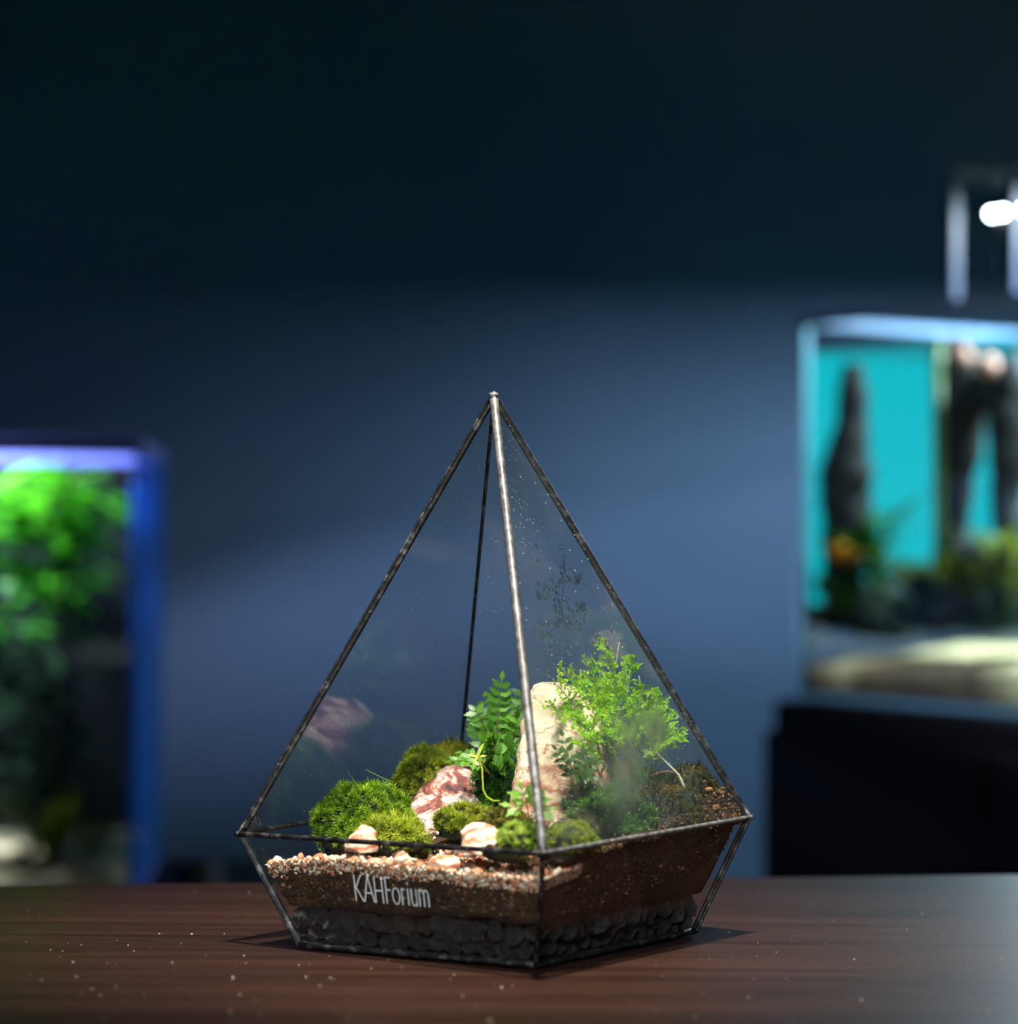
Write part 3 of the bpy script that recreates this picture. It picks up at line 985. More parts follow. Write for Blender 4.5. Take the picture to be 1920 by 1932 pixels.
# ------------------------------------------------------------------ rocks
def rock(name, prof, mat, label, amp=0.0022, seg=72, rings=44, seed=0.0, squash=0.7, ridges=0.0):
    """prof: list of (px_left, px_right, py, depth) from the base up; a full solid with its own depth"""
    L_ = []
    for (x0, x1, y, d) in prof:
        a, b = at(x0, y, d), at(x1, y, d)
        L_.append(((a + b) / 2, (b - a).length / 2))
    V = []; Fc = []
    for i in range(rings + 1):
        t = i / rings * (len(L_) - 1)
        k = min(int(t), len(L_) - 2); s = t - k
        s = s * s * (3 - 2 * s) * 0.5 + s * 0.5
        c = L_[k][0].lerp(L_[k + 1][0], s); r = L_[k][1] * (1 - s) + L_[k + 1][1] * s
        for j in range(seg):
            h = 2 * math.pi * j / seg
            ch, sh = math.cos(h), math.sin(h)
            e = 2 / 2.6
            x = math.copysign(abs(ch) ** e, ch) * r; y = math.copysign(abs(sh) ** e, sh) * max(r * squash, 0.0008)
            p = c + Vector((x, y, 0))
            q = (p + Vector((seed, 0, 0)))
            dn = noise.fractal(q * 95, 1, 2, 4) * amp + noise.noise(q * 45) * amp * 1.2
            if ridges: dn += ridges * (abs(noise.noise(Vector((q.x * 60, q.y * 60, q.z * 260)))) - 0.3)
            d = Vector((ch, sh, 0.25 if i > rings * 0.7 else 0))
            V.append(p + d * dn * min(1.0, r / 0.006))
    for i in range(rings):
        for j in range(seg):
            q = (j + 1) % seg
            Fc.append((i * seg + j, i * seg + q, (i + 1) * seg + q, (i + 1) * seg + j))
    Fc.append(tuple(range(seg - 1, -1, -1))); Fc.append(tuple(range(rings * seg, rings * seg + seg)))
    V = [clamp_in(p, 0.0004) for p in V]
    o = build(name, V, Fc, mat, None, True)
    return tag(o, label, 'rock')


rock('standing_rock', [(944, 1168, 1585, 1.018), (950, 1162, 1548, 1.020), (960, 1156, 1500, 1.023), (968, 1148, 1450, 1.026), (980, 1140, 1400, 1.030), (990, 1130, 1350, 1.034), (999, 1110, 1318, 1.036),
     (1005, 1092, 1304, 1.038), (1012, 1074, 1294, 1.039), (1024, 1052, 1288, 1.040)], MT['rock_cream'], 'tall cream rock with rusty bands standing upright under the clubmoss', 0.0015, seed=1.0, squash=0.5, ridges=0.0014)
rock('leaning_rock', [(742, 885, 1590, 1.044), (752, 892, 1565, 1.046), (760, 902, 1535, 1.049), (778, 912, 1505, 1.052), (802, 917, 1478, 1.055), (830, 913, 1460, 1.057), (846, 904, 1449, 1.058), (862, 890, 1445, 1.058)],
     MT['rock_veined'], 'white rock with dark red veins leaning between the moss cushions', 0.0022, seed=4.0, squash=1.15, ridges=0.0022)
rock('small_rock', [(650, 716, 1606, 0.986), (652, 716, 1592, 0.987), (660, 713, 1576, 0.988), (670, 704, 1562, 0.990), (680, 694, 1556, 0.991)], MT['rock_orange'],
     'orange and white pointed stone in front of the left moss cushion', 0.0018, 48, 28, 8.0, 0.8, 0.0016)
rock('small_rock', [(858, 950, 1612, 0.958), (862, 948, 1595, 0.960), (868, 940, 1575, 0.963), (880, 926, 1560, 0.966), (892, 914, 1553, 0.967)], MT['rock_orange'],
     'orange striped stone below the leaning veined rock at the front', 0.0022, 48, 28, 12.0, 0.7, 0.0020)
rock('small_rock', [(1020, 1115, 1605, 0.985), (1028, 1108, 1585, 0.986), (1040, 1095, 1560, 0.988), (1050, 1085, 1545, 0.989)], MT['rock_orange'],
     'pinkish stone at the foot of the tall rock behind the front rib', 0.0014, 40, 24, 15.0, 0.6, 0.0010)
rock('small_rock', [(735, 800, 1632, 0.974), (738, 798, 1620, 0.974), (748, 788, 1610, 0.976), (758, 776, 1606, 0.977)], MT['rock_orange'],
     'flat orange stone lying behind the black ring right of the pointed stone', 0.0013, 36, 20, 21.0, 0.6, 0.0010)
rock('small_rock', [(805, 880, 1640, 0.966), (808, 878, 1628, 0.966), (818, 866, 1618, 0.968), (830, 852, 1614, 0.969)], MT['rock_orange'],
     'flat striped orange stone behind the front glass above the lettering', 0.0013, 36, 20, 25.0, 0.6, 0.0010)


# ------------------------------------------------------------------ moss cushions
def moss(label, cx, cy, depth, wpx, hpx, dy, tufts, pal, blade=0.0030, seed=0, spread=0.75, bw=0.00020, nb=11, name='moss_cushion'):
    c = at(cx, cy, depth)
    k = depth / F_PX
    rx, rz, ry = wpx / 2 * k, hpx * k, dy
    root = empty(name, (c.x, c.y, c.z))
    tag(root, label, 'moss')
    Vv, Ff = ICO[3]
    sd = Vector((seed * 3.7, seed * 1.3, 0))

    def surf(v):
        lump = 1 + 0.22 * noise.noise(v * 1.7 + sd) + 0.10 * noise.noise(v * 4.0 + sd)
        lump += 0.07 * noise.noise(v * 9.0 + sd)
        if v.z > 0: return c + Vector((v.x * rx, v.y * ry, v.z * rz)) * lump
        hl = max(math.hypot(v.x, v.y), 0.25)
        return c + Vector((v.x * rx / hl, v.y * ry / hl, v.z * (rz * 0.6 + 0.0008))) * lump
    build('cushion', [clamp_in(surf(Vector(v)), 0.0012) for v in Vv], Ff, MT['moss_base'], root, True)
    # tufts of narrow blades, all of them together
    BV = []; BC = []
    pal = np.array([srgb(*p)[:3] for p in pal]) * 0.86
    for t in range(tufts):
        v = Vector((random.gauss(0, 1), random.gauss(0, 1), abs(random.gauss(0, 1)) * 1.1 - 0.3)).normalized()
        p = clamp_in(surf(v), 0.0012)
        n = Vector((v.x / rx, v.y / ry, max(v.z, 0) / rz + 20)).normalized()
        n = (n + Vector((random.gauss(0, .25), random.gauss(0, .25), random.gauss(0.1, .2)))).normalized()
        h = 0.45 + 1.0 * noise.noise(p * 110 + sd) + random.gauss(0, 0.22)
        h = min(max(h, 0), 0.999) * (len(pal) - 1)
        i0 = int(h); colr = pal[i0] * (1 - (h - i0)) + pal[i0 + 1] * (h - i0)
        bl = blade * random.uniform(0.7, 1.25)
        a = n.orthogonal().normalized(); b = n.cross(a)
        ph = random.uniform(0, 6.28)
        for q in range(nb):
            th = ph + q * 2.4
            out = a * math.cos(th) + b * math.sin(th)
            sp = spread * (0.25 + 0.75 * (q / nb))
            d = (n + out * sp).normalized()
            side = d.cross(n + out * 0.01).normalized() * bw
            base = p + n * (bl * 0.45 * (1 - q / nb))
            mid = base + d * bl * 0.45
            tip = base + (d + out * 0.25 - n * 0.1).normalized() * bl
            BV += [base, mid + side, clamp_in(tip), mid - side]
            BC += [colr * random.uniform(.85, 1.15)] * 4
    n = len(BV) // 4
    fr = build('moss_shoots', BV, [(4 * i, 4 * i + 1, 4 * i + 2, 4 * i + 3) for i in range(n)], MT['moss'], root, False, col=np.clip(np.array(BC), 0, 1))
    fr['kind'] = 'stuff'
    return root


G_BRIGHT = ((84, 116, 12), (106, 146, 16), (132, 172, 26), (164, 192, 48))
G_YEL = ((98, 116, 18), (140, 158, 26), (174, 188, 46), (198, 206, 74))
G_OLIVE = ((70, 70, 18), (104, 104, 26), (132, 130, 36), (156, 142, 52))
G_DEEP = ((30, 70, 12), (52, 104, 18), (80, 140, 26), (110, 160, 40))
moss('big bright green moss cushion at the left back glass', 688, 1566, 1.038, 176, 76, 0.017, 1300, G_BRIGHT, seed=1)
moss('low yellow-green moss tuft right of the big left cushion', 742, 1584, 1.008, 110, 36, 0.011, 480, G_YEL, seed=2)
moss('yellow-green moss cushion high behind the leaning veined rock', 812, 1482, 1.072, 130, 60, 0.014, 760, G_YEL, seed=3)
moss('small olive moss cushion beside the rear glass edge', 846, 1446, 1.088, 90, 36, 0.012, 420, ((84, 88, 18), (124, 134, 24), (150, 152, 38), (170, 150, 58)), seed=4)
moss('deep green moss between the veined rock and the tall rock', 935, 1510, 1.048, 92, 68, 0.010, 560, G_DEEP, seed=5)
moss('olive moss patch at the foot of the leaning rock', 880, 1556, 1.004, 112, 30, 0.010, 460, G_YEL[:3] + ((120, 120, 30),), 0.0024, 6)
moss('dark olive moss at the foot of the tall rock', 955, 1562, 0.990, 84, 26, 0.009, 300, G_OLIVE, 0.0022, 7)
moss('light green moss ball close behind the front rib', 983, 1590, 0.950, 74, 32, 0.008, 300, ((110, 150, 30), (150, 186, 50), (176, 204, 74), (196, 214, 96)), 0.0020, 8)
moss('yellowish moss patch in the front corner right of the rib', 1072, 1596, 0.958, 100, 34, 0.009, 330, G_YEL, 0.0022, 9)
moss('bright green moss cushion behind the right-hand glass', 1150, 1560, 0.998, 150, 58, 0.013, 700, G_DEEP, 0.0028, 10)
moss('brownish moss hump right of the bright cushion', 1258, 1548, 1.024, 140, 64, 0.014, 600, ((66, 46, 16), (104, 84, 26), (120, 110, 30), (150, 112, 52)), 0.0017, 11)
moss('olive moss ball high in the right corner', 1310, 1490, 1.044, 90, 50, 0.012, 420, G_OLIVE, 0.0017, 12)
moss('green moss tuft between bright cushion and tall rock', 1105, 1528, 1.004, 66, 40, 0.008, 240, G_DEEP, 0.0024, 13)
moss('moss mat in the shade under the clubmoss', 1205, 1500, 1.045, 120, 36, 0.014, 380, G_DEEP, 0.0028, 14)
moss('tiny moss tuft on the gravel under the ring', 745, 1618, 0.955, 40, 12, 0.005, 90, G_OLIVE, 0.0012, 15)
moss('thin moss strip along the gravel near the front corner', 940, 1622, 0.944, 100, 12, 0.005, 200, G_OLIVE, 0.0011, 16)

# earth bank in the right-hand corner
Vv, Ff = ICO[4]
c = at(1340, 1540, 1.040)
pts = []
for v in Vv:
    v = Vector(v)
    r = 1 + 0.2 * noise.noise(v * 2) + 0.12 * noise.noise(v * 6) + 0.06 * noise.noise(v * 15)
    z = v.z if v.z > 0 else v.z * 0.3
    pts.append(clamp_in(c + Vector((v.x * 0.0125, v.y * 0.014, z * 0.0125)) * r, 0.0005))
clod = tag(build('earth_clod', pts, Ff, MT['soil'], None, True), 'crumbly brown clod of earth against the right-hand corner', 'soil')
gv = []; gf = []; gc = []
V1, F1 = ICO[1]
for i in range(900):
    p = Vector(random.choice(pts)); s = 0.00042 * math.exp(random.gauss(0, .5)); n0 = len(gv)
    p += (p - c).normalized() * s * .5
    q = Matrix.Rotation(random.uniform(0, 6), 3, 'X') @ Matrix.Rotation(random.uniform(0, 6), 3, 'Z')
    gv += [clamp_in(p + (q @ Vector((a[0] * 1.4, a[1], a[2] * .8))) * s, .0001) for a in V1]
    gf += [tuple(k + n0 for k in f) for f in F1]
    gc += [np.array(srgb(*random.choice(((70, 48, 28), (110, 78, 46), (40, 28, 18), (176, 126, 70), (134, 98, 60), (96, 92, 84))))[:3])] * len(V1)
build('crumbs', gv, gf, MT['fine'], clod, False, col=np.array(gc))['kind'] = 'stuff'

# ------------------------------------------------------------------ plants
def frame_along(p, d, n):
    d = Vector(d).normalized(); n = Vector(n)
    s = d.cross(n)
    if s.length < 1e-4: s = d.orthogonal()
    s.normalize(); n = s.cross(d)
    return Matrix(((d.x, s.x, n.x, p.x), (d.y, s.y, n.y, p.y), (d.z, s.z, n.z, p.z), (0, 0, 0, 1)))


# clubmoss spray: forked flat twig with small round scale leaves; local x along the twig, unit length
def spray_mesh(seed):
    rd = random.Random(seed)
    V = []; Fc = []

    def leaf(x, y, ang, s):
        n = len(V)
        ca, sa = math.cos(ang), math.sin(ang)
        tl, tl2 = rd.uniform(-.9, .9), rd.uniform(-.3, .8)
        for (a, b, z) in ((0, 0, 0), (.3, .46, .10), (.8, .52, .0), (1.08, 0.0, -.12), (.8, -.52, .0), (.3, -.46, .10)):
            V.append((x + (a * ca - b * sa) * s, y + (a * sa + b * ca) * s, z * s * 1.6 + tl * b * s + tl2 * a * s + 0.10 * math.sin(x * 4 + seed)))
        Fc.append(tuple(range(n, n + 6)))

    def twig(x, y, ang, ln, lvl):
        k = max(4, int(ln * 10))
        for i in range(k):
            t = (i + 0.6) / k
            xx, yy = x + math.cos(ang) * ln * t, y + math.sin(ang) * ln * t
            for sd in (-1, 1):
                leaf(xx, yy, ang + sd * rd.uniform(.6, 1.1), rd.uniform(.10, .15) * (1.15 - 0.25 * t))
        leaf(x + math.cos(ang) * ln, y + math.sin(ang) * ln, ang, 0.14)
        if lvl > 0:
            for sd, w_ in ((-1, .38), (1, .52), (-1, .72)):
                twig(x + math.cos(ang) * ln * w_, y + math.sin(ang) * ln * w_, ang + sd * rd.uniform(.55, .85), ln * .46, lvl - 1)
    twig(0, 0, 0, 1.0, 1)
    return make_mesh('leaf_spray', V, Fc, MT['club'])


sprays = [spray_mesh(i) for i in range(5)]


def within(p, margin):
    return all((p - RING[k[0]]).dot(nU[k]) < -TH - margin for k in ('LF', 'FR', 'RB', 'BL'))


cb = empty('clubmoss', at(1165, 1500, 1.045))
tag(cb, 'bushy bright green clubmoss spreading over the tall rock to the right rib', 'plant')
roots = [at(1165, 1500, 1.045), at(1195, 1495, 1.040), at(1150, 1480, 1.052), at(1215, 1490, 1.045)]
targets = [(1168, 1212, 1.045), (1140, 1222, 1.035), (1192, 1250, 1.03), (1205, 1275, 1.045), (1105, 1245, 1.03), (1062, 1262, 1.025), (1048, 1290, 1.018), (1086, 1290, 1.010), (1122, 1285, 1.012), (1155, 1280, 1.02),
           (1228, 1292, 1.036), (1246, 1305, 1.03), (1262, 1318, 1.034), (1032, 1335, 1.000), (1078, 1345, 0.998), (1120, 1335, 1.000), (1160, 1330, 1.01), (1200, 1325, 1.03), (1100, 1385, .995), (1140, 1375, 1.0),
           (1215, 1365, 1.02), (1245, 1350, 1.03), (1282, 1352, 1.032), (1296, 1378, 1.034), (1082, 1402, .990), (1262, 1392, 1.03), (1180, 1390, 1.01), (1230, 1420, 1.03), (1130, 1262, 1.05), (1178, 1240, 1.055)]
for i, (px, py, d) in enumerate(targets):
    r0 = roots[i % 4]; tp = at(px, py, d)
    midp = r0.lerp(tp, 0.5) + Vector((random.uniform(-.004, .004), random.uniform(-.004, .004), 0.008 + 0.004 * random.random()))
    pts = bez(r0, midp, tp, 12)
    g = Geo().tube(pts, [0.00042 - 0.00024 * k / 11 for k in range(12)], 5)
    br = g.build('branch', MT['stem'], cb, True)
    ns = 13
    for s in range(ns):
        t = 0.52 + 0.48 * (s + 0.5) / ns
        k = t * 11; k0 = min(int(k), 10)
        p = pts[k0].lerp(pts[k0 + 1], k - k0)
        tang = (pts[k0 + 1] - pts[k0]).normalized()
        side = tang.cross(Vector((0.2, 0.85, -0.5))).normalized() * (1 if s % 2 else -1)
        dirn = (tang * random.uniform(.35, .9) + side * random.uniform(.5, 1.0) + Vector((0, -0.25, random.uniform(-.1, .4)))).normalized()
        if s == ns - 1: dirn = tang
        nrm = Vector((random.gauss(-.1, .3), random.gauss(-.75, .25), random.gauss(.65, .2)))
        ln = random.uniform(.0034, .0056) * (1.1 - 0.25 * (s / ns))
        while ln > .0015 and not within(p + dirn * ln * 1.15, .0012): ln *= 0.8
        if not within(p, .0012): continue
        place('leaf_spray', random.choice(sprays), frame_along(p, dirn, nrm) @ Matrix.Scale(ln, 4), br)


# fern leaflets: toothed blade, local x along the leaflet, unit length
def leaflet_mesh(name, mat, width=0.30, teeth=3, fold=0.10):
    V = [(0, 0, 0)]; Fc = []
    top = []
    n = teeth * 2
    for i in range(n + 1):
        t = 0.08 + 0.92 * i / n
        wd = width * math.sin(math.pi * min(1, t * 0.93) ** 0.75) * (1.0 if i % 2 == 0 else 0.62) + 0.01
        top.append((t + (0.05 if i % 2 == 0 else 0), wd))
    idx_m = []; idx_u = []; idx_d = []
    for (t, wd) in top:
        zc = -0.12 * t * t
        idx_m.append(len(V)); V.append((t, 0, zc))
        idx_u.append(len(V)); V.append((t, wd, zc + fold * wd))
        idx_d.append(len(V)); V.append((t, -wd, zc + fold * wd))
    V.append((1.06, 0, -0.14)); tip = len(V) - 1
    for i in range(len(top) - 1):
        Fc.append((idx_m[i], idx_m[i + 1], idx_u[i + 1], idx_u[i])); Fc.append((idx_m[i + 1], idx_m[i], idx_d[i], idx_d[i + 1]))
    Fc += [(0, idx_m[0], idx_u[0]), (0, idx_d[0], idx_m[0]), (idx_m[-1], tip, idx_u[-1]), (tip, idx_m[-1], idx_d[-1])]
    return make_mesh(name, V, Fc, mat, True)


lf_green = leaflet_mesh('leaflet', MT['fern'], 0.34, 4)
lf_dark = leaflet_mesh('leaflet', MT['fern_shaded'], 0.34)
lf_sprig = leaflet_mesh('leaflet', MT['sprig'], 0.26, 2)


def frond(root, p0, tip, bend, me, nleaf, llen, nrm, stem_r=0.00028, start=0.3, wide=1.0):
    mid = p0.lerp(tip, 0.5) + bend
    pts = bez(p0, mid, tip, 14)
    st = Geo().tube(pts, [stem_r * (1 - 0.6 * k / 13) for k in range(14)], 5).build('frond', MT['fernstem'], root, True)
    for s in range(nleaf):
        t = start + (1 - start) * s / (nleaf - 1)
        k = t * 13; k0 = min(int(k), 12)
        p = pts[k0].lerp(pts[k0 + 1], k - k0)
        tang = (pts[k0 + 1] - pts[k0]).normalized()
        sz = llen * (0.55 + 0.6 * math.sin(math.pi * (0.25 + 0.62 * (t - start) / (1 - start)))) * random.uniform(.9, 1.12)
        sd_v = tang.cross(nrm).normalized()
        if s == nleaf - 1:
            place('leaflet', me, frame_along(p, tang, nrm) @ Matrix.Scale(sz, 4), st)
            continue
        for sd in (-1, 1):
            dirn = (sd_v * sd * wide + tang * random.uniform(.45, .75) + Vector((0, 0, random.uniform(-.15, .15)))).normalized()
            n2 = (nrm + Vector((random.gauss(0, .18), random.gauss(0, .18), random.gauss(0, .18)))).normalized()
            place('leaflet', me, frame_along(p, dirn, n2) @ Matrix.Scale(sz, 4), st)


fe = empty('small_fern', at(950, 1470, 1.050))
tag(fe, 'small green fern with toothed leaflets left of the tall rock', 'plant')
fr0 = at(950, 1470, 1.050)
NR = Vector((0.1, -0.85, 0.5)).normalized()
for (px, py, d, bx, bz, n, ll) in [(946, 1284, 1.050, -.002, .004, 9, .0050), (897, 1342, 1.048, -.004, .012, 6, .0050), (986, 1300, 1.056, .004, .006, 7, .0050), (925, 1375, 1.035, -.004, .008, 6, .0046),
                                   (975, 1355, 1.042, .002, .008, 6, .0046), (908, 1398, 1.030, -.006, .006, 5, .0042), (955, 1400, 1.028, .0, .006, 5, .0048), (975, 1415, 1.032, .004, .004, 4, .0044), (935, 1330, 1.062, -.002, .004, 6, .0045), (915, 1315, 1.068, -.004, .006, 7, .0048), (960, 1310, 1.072, .002, .004, 8, .0048), (900, 1370, 1.070, -.006, .008, 6, .0046), (982, 1340, 1.066, .003, .006, 6, .0046), (940, 1420, 1.024, .0, .004, 5, .0046)]:
    frond(fe, fr0 + Vector((random.uniform(-.002, .002), random.uniform(-.002, .002), 0)), at(px, py, d), Vector((bx, -.002, bz)), lf_green, n, ll, (NR + Vector((random.gauss(0, .2), 0, random.gauss(0, .2)))).normalized())
fd = empty('low_fern', at(900, 1470, 1.030))
tag(fd, 'low fern frond reaching left over the top of the veined rock', 'plant')
frond(fd, at(925, 1462, 1.030), at(852, 1436, 1.020), Vector((0, 0, .004)), lf_green, 6, .0038, Vector((0, -.5, .85)).normalized())
frond(fd, at(925, 1462, 1.030), at(872, 1420, 1.034), Vector((0, 0, .004)), lf_green, 5, .0036, Vector((0, -.6, .8)).normalized())
fk = empty('shaded_fern', at(1085, 1500, 0.985))
tag(fk, 'little fern in shade-darkened green in front of the tall rock', 'plant')
for (px, py, d) in [(1110, 1418, .985), (1122, 1440, .982), (1062, 1390, .985), (1050, 1415, .98), (1118, 1465, .98)]:
    frond(fk, at(1085, 1500, .985), at(px, py, d), Vector((0, -.001, .005)), lf_dark, 5, .0036, NR)
fs = empty('leafy_sprig', at(1000, 1555, 0.958))
tag(fs, 'pale green leafy sprig at the front rib before the tall rock', 'plant')
for (px, py, d) in [(985, 1490, .956), (1015, 1505, .955), (965, 1520, .955), (1030, 1525, .955)]:
    frond(fs, at(1000, 1555, .958), at(px, py, d), Vector((0, -.001, .003)), lf_sprig, 3, .0050, NR, start=.5)

# pale seedling
sp = empty('seedling', at(940, 1508, 1.012))
tag(sp, 'pale yellow-green seedling with a curved thin stem beside the veined rock', 'plant')
pts = [at(x, y, 1.012) for x, y in ((943, 1511), (930, 1511), (918, 1504), (911, 1490), (910, 1470), (909, 1450), (905, 1436), (900, 1428))]
Geo().tube(pts, 0.00042, 6).build('stem', MT['sprout'], sp, True)
lf_spr = leaflet_mesh('seed_leaf', MT['sprout'], 0.28, 1)
for (dx, dz, s, nn) in ((-.7, .25, .0036, (0, -.7, .7)), (.6, .15, .0034, (0, -.7, .7)), (.35, 1, .0052, (-.7, -.7, .1)), (-.2, -.35, .003, (0, -1, .2)), (.8, -.5, .0032, (0, -1, .2))):
    place('seed_leaf', lf_spr, frame_along(pts[-1], Vector((dx, -.2, dz)), Vector(nn)) @ Matrix.Scale(s, 4), sp)

# roots and dead bits on the right
def strand(name, pix, d, r, mat, label, cat):
    pts = [clamp_in(at(x, y, dd), .0012) for (x, y), dd in zip(pix, d if hasattr(d, '__len__') else [d] * len(pix))]
    q = []
    for i in range(len(pts) - 1):
        for t in (0, .34, .67): q.append(pts[i].lerp(pts[i + 1], t))
    q.append(pts[-1])
    tag(Geo().tube(q, [r * (1 - 0.5 * i / len(q)) for i in range(len(q))], 6).build(name, mat, None, True), label, cat)


strand('pale_root', [(1292, 1488), (1280, 1462), (1258, 1440), (1238, 1420)], 1.02, .0006, MT['root'], 'pale curved root below the clubmoss on the right', 'root')
strand('dead_twig', [(1228, 1466), (1245, 1458), (1262, 1456), (1278, 1459)], 1.015, .0009, MT['twig'], 'short dark dead twig lying under the clubmoss', 'twig')
strand('dry_stalk', [(1348, 1462), (1345, 1440), (1350, 1420), (1346, 1405)], 1.048, .0005, MT['twig'], 'thin dry stalk standing beside the right rib', 'twig')
strand('moss_stalk', [(672, 1480), (666, 1470), (660, 1462), (655, 1452)], 1.03, .00022, MT['pipe'], 'fine green stalk rising left of the big moss cushion', 'stalk')
strand('moss_stalk', [(740, 1475), (722, 1468), (705, 1460), (690, 1452)], 1.03, .00022, MT['pipe'], 'fine green stalk rising behind the big moss cushion', 'stalk')

# ------------------------------------------------------------------ right-hand aquarium
C0 = Vector((0.276, 2.53, 0)); U = Vector((0.53, -0.848, 0)).normalized(); Wd = Vector((0.848, 0.53, 0)).normalized(); Z = Vector((0, 0, 1))
LA, LB, Z0, Z1 = 0.60, 0.36, 0.012, 0.366


def aq(a, b, z): return C0 + U * a + Wd * b + Z * z


cbn = empty('aquarium_cabinet', aq(0.3, 0.18, FLOOR_Z))
tag(cbn, 'black cabinet carrying the turquoise aquarium on the right', 'cabinet')
Geo().frame(aq(-0.012, -0.02, FLOOR_Z), U, Wd, Z, LA + 0.03, LB + 0.04, Z0 - 0.002 - FLOOR_Z, 0.003).build('body', MT['black'], cbn)
for k in range(2):
    Geo().frame(aq(-0.008 + k * 0.312, -0.034, FLOOR_Z + 0.05), U, Wd, Z, 0.306, 0.0135, Z0 - 0.03 - FLOOR_Z - 0.05, 0.002).build('door', MT['black'], cbn)
ta = empty('aquarium', aq(0.3, 0.18, Z0))
tag(ta, 'glass aquarium with a glowing turquoise backdrop on a black cabinet', 'aquarium')
T = 0.008
Geo().frame(aq(0, 0, Z0), U, Wd, Z, LA, LB, 0.006).build('base_pane', MT['edge_teal'], ta)
Geo().frame(aq(T, 0, Z0 + 0.0062), U, Wd, Z, LA - 2 * T, 0.004, Z1 - Z0 - 0.0062).build('front_pane', MT['tank_glass'], ta)
Geo().frame(aq(T, LB - 0.004, Z0 + 0.0062), U, Wd, Z, LA - 2 * T, 0.004, Z1 - Z0 - 0.0062).build('back_pane', MT['tank_glass'], ta)
for a0 in (0, LA - 0.004):
    Geo().frame(aq(a0, 0.008, Z0 + 0.0062), U, Wd, Z, 0.004, LB - 0.016, Z1 - Z0 - 0.0062).build('end_pane', MT['tank_glass'], ta)
for a0, b0 in ((0, 0), (LA - T, 0), (0, LB - T), (LA - T, LB - T)):
    Geo().frame(aq(a0, b0, Z0 + 0.0062), U, Wd, Z, T, T, Z1 - Z0 - 0.0062, 0.001).build('glass_edge', MT['edge_teal'], ta)
for b0 in (-0.001, LB - 0.007):
    Geo().frame(aq(-0.001, b0, Z1), U, Wd, Z, LA + 0.002, 0.008, 0.009, 0.001).build('rim', MT['edge_pale'], ta)
for a0 in (-0.001, LA - 0.007):
    Geo().frame(aq(a0, 0.0075, Z1), U, Wd, Z, 0.008, LB - 0.015, 0.009, 0.001).build('rim', MT['edge_pale'], ta)
# frosted light screen standing inside the far end
Geo().frame(aq(0.0045, 0.009, Z0 + 0.09), U, Wd, Z, 0.003, LB - 0.018, Z1 - Z0 - 0.115).build('light_screen', MT['cyan'], ta)
Geo().frame(aq(0.010, 0.010, Z0 + 0.06), U, Wd, Z, LA - 0.02, LB - 0.02, Z1 - Z0 - 0.085).build('water', MT['water'], ta)
# sand bank over dark soil
def bank(name, fn, z0, mat, label, a1=LA - 0.012, nb=24, na=40):
    V = []; Fc = []
    for j in range(nb + 1):
        for i in range(na + 1):
            a = 0.009 + (a1 - 0.009) * i / na; b = 0.0065 + (LB - 0.013) * j / nb
            V.append(aq(a, b, fn(a, b)))
    for j in range(nb):
        for i in range(na):
            k = j * (na + 1) + i
            Fc.append((k, k + 1, k + na + 2, k + na + 1))
    n0 = len(V)
    per = [(i, 0) for i in range(na)] + [(na, j) for j in range(nb)] + [(na - i, nb) for i in range(na)] + [(0, nb - j) for j in range(nb)]
    for (i, j) in per:
        a = 0.009 + (a1 - 0.009) * i / na; b = 0.0065 + (LB - 0.013) * j / nb
        V.append(aq(a, b, z0))
    L2 = len(per)
    for k in range(L2):
        q = (k + 1) % L2
        i1 = per[k][1] * (na + 1) + per[k][0]; i2 = per[q][1] * (na + 1) + per[q][0]
        Fc.append((i2, i1, n0 + k, n0 + q))
    Fc.append(tuple(range(n0, n0 + L2)))
    return tag(build(name, V, Fc, mat, None, True), label, 'sand', kind='stuff')


soilz = lambda a, b: 0.036 + 0.03 * a + 0.003 * noise.noise(Vector((a * 25, b * 25, 0)))
bank('aquarium_soil', soilz, Z0 + 0.0065, MT['tanksoil'], 'dark soil on the bottom of the turquoise aquarium')
bank('aquarium_sand', lambda a, b: soilz(a, b) + 0.006 + 0.10 * b + 0.004 * noise.noise(Vector((a * 14, b * 14, 4))), Z0 + 0.012, MT['tanksand'], 'pale sand bank in the turquoise aquarium')


def lumpy(name, chain, mat, parent, n=14, seed=0):
    """gnarled tapering limb through (point, radius) pairs"""
    pts = []; rad = []
    for i in range(len(chain) - 1):
        for t in [k / 6 for k in range(6)]:
            pts.append(chain[i][0].lerp(chain[i + 1][0], t)); rad.append(chain[i][1] * (1 - t) + chain[i + 1][1] * t)
    pts.append(chain[-1][0]); rad.append(chain[-1][1])
    g = Geo().tube(pts, rad, n)
    V = [Vector(v) + Vector((noise.noise(Vector(v) * 40 + Vector((seed, 0, 0))), noise.noise(Vector(v) * 40 + Vector((0, seed, 5))), noise.noise(Vector(v) * 30))) * 0.006 for v in g.v]
    return build(name, V, g.f, mat, parent, True)


def ap(px, py, b):
    """point of the tank interior at distance b behind its front pane on the sight line of a pixel"""
    d = fw + rt * ((px - IW / 2) / F_PX) - up * ((py - IH / 2) / F_PX)
    t = (C0 + Wd * b - CAM).dot(Wd) / d.dot(Wd)
    return CAM + d * t


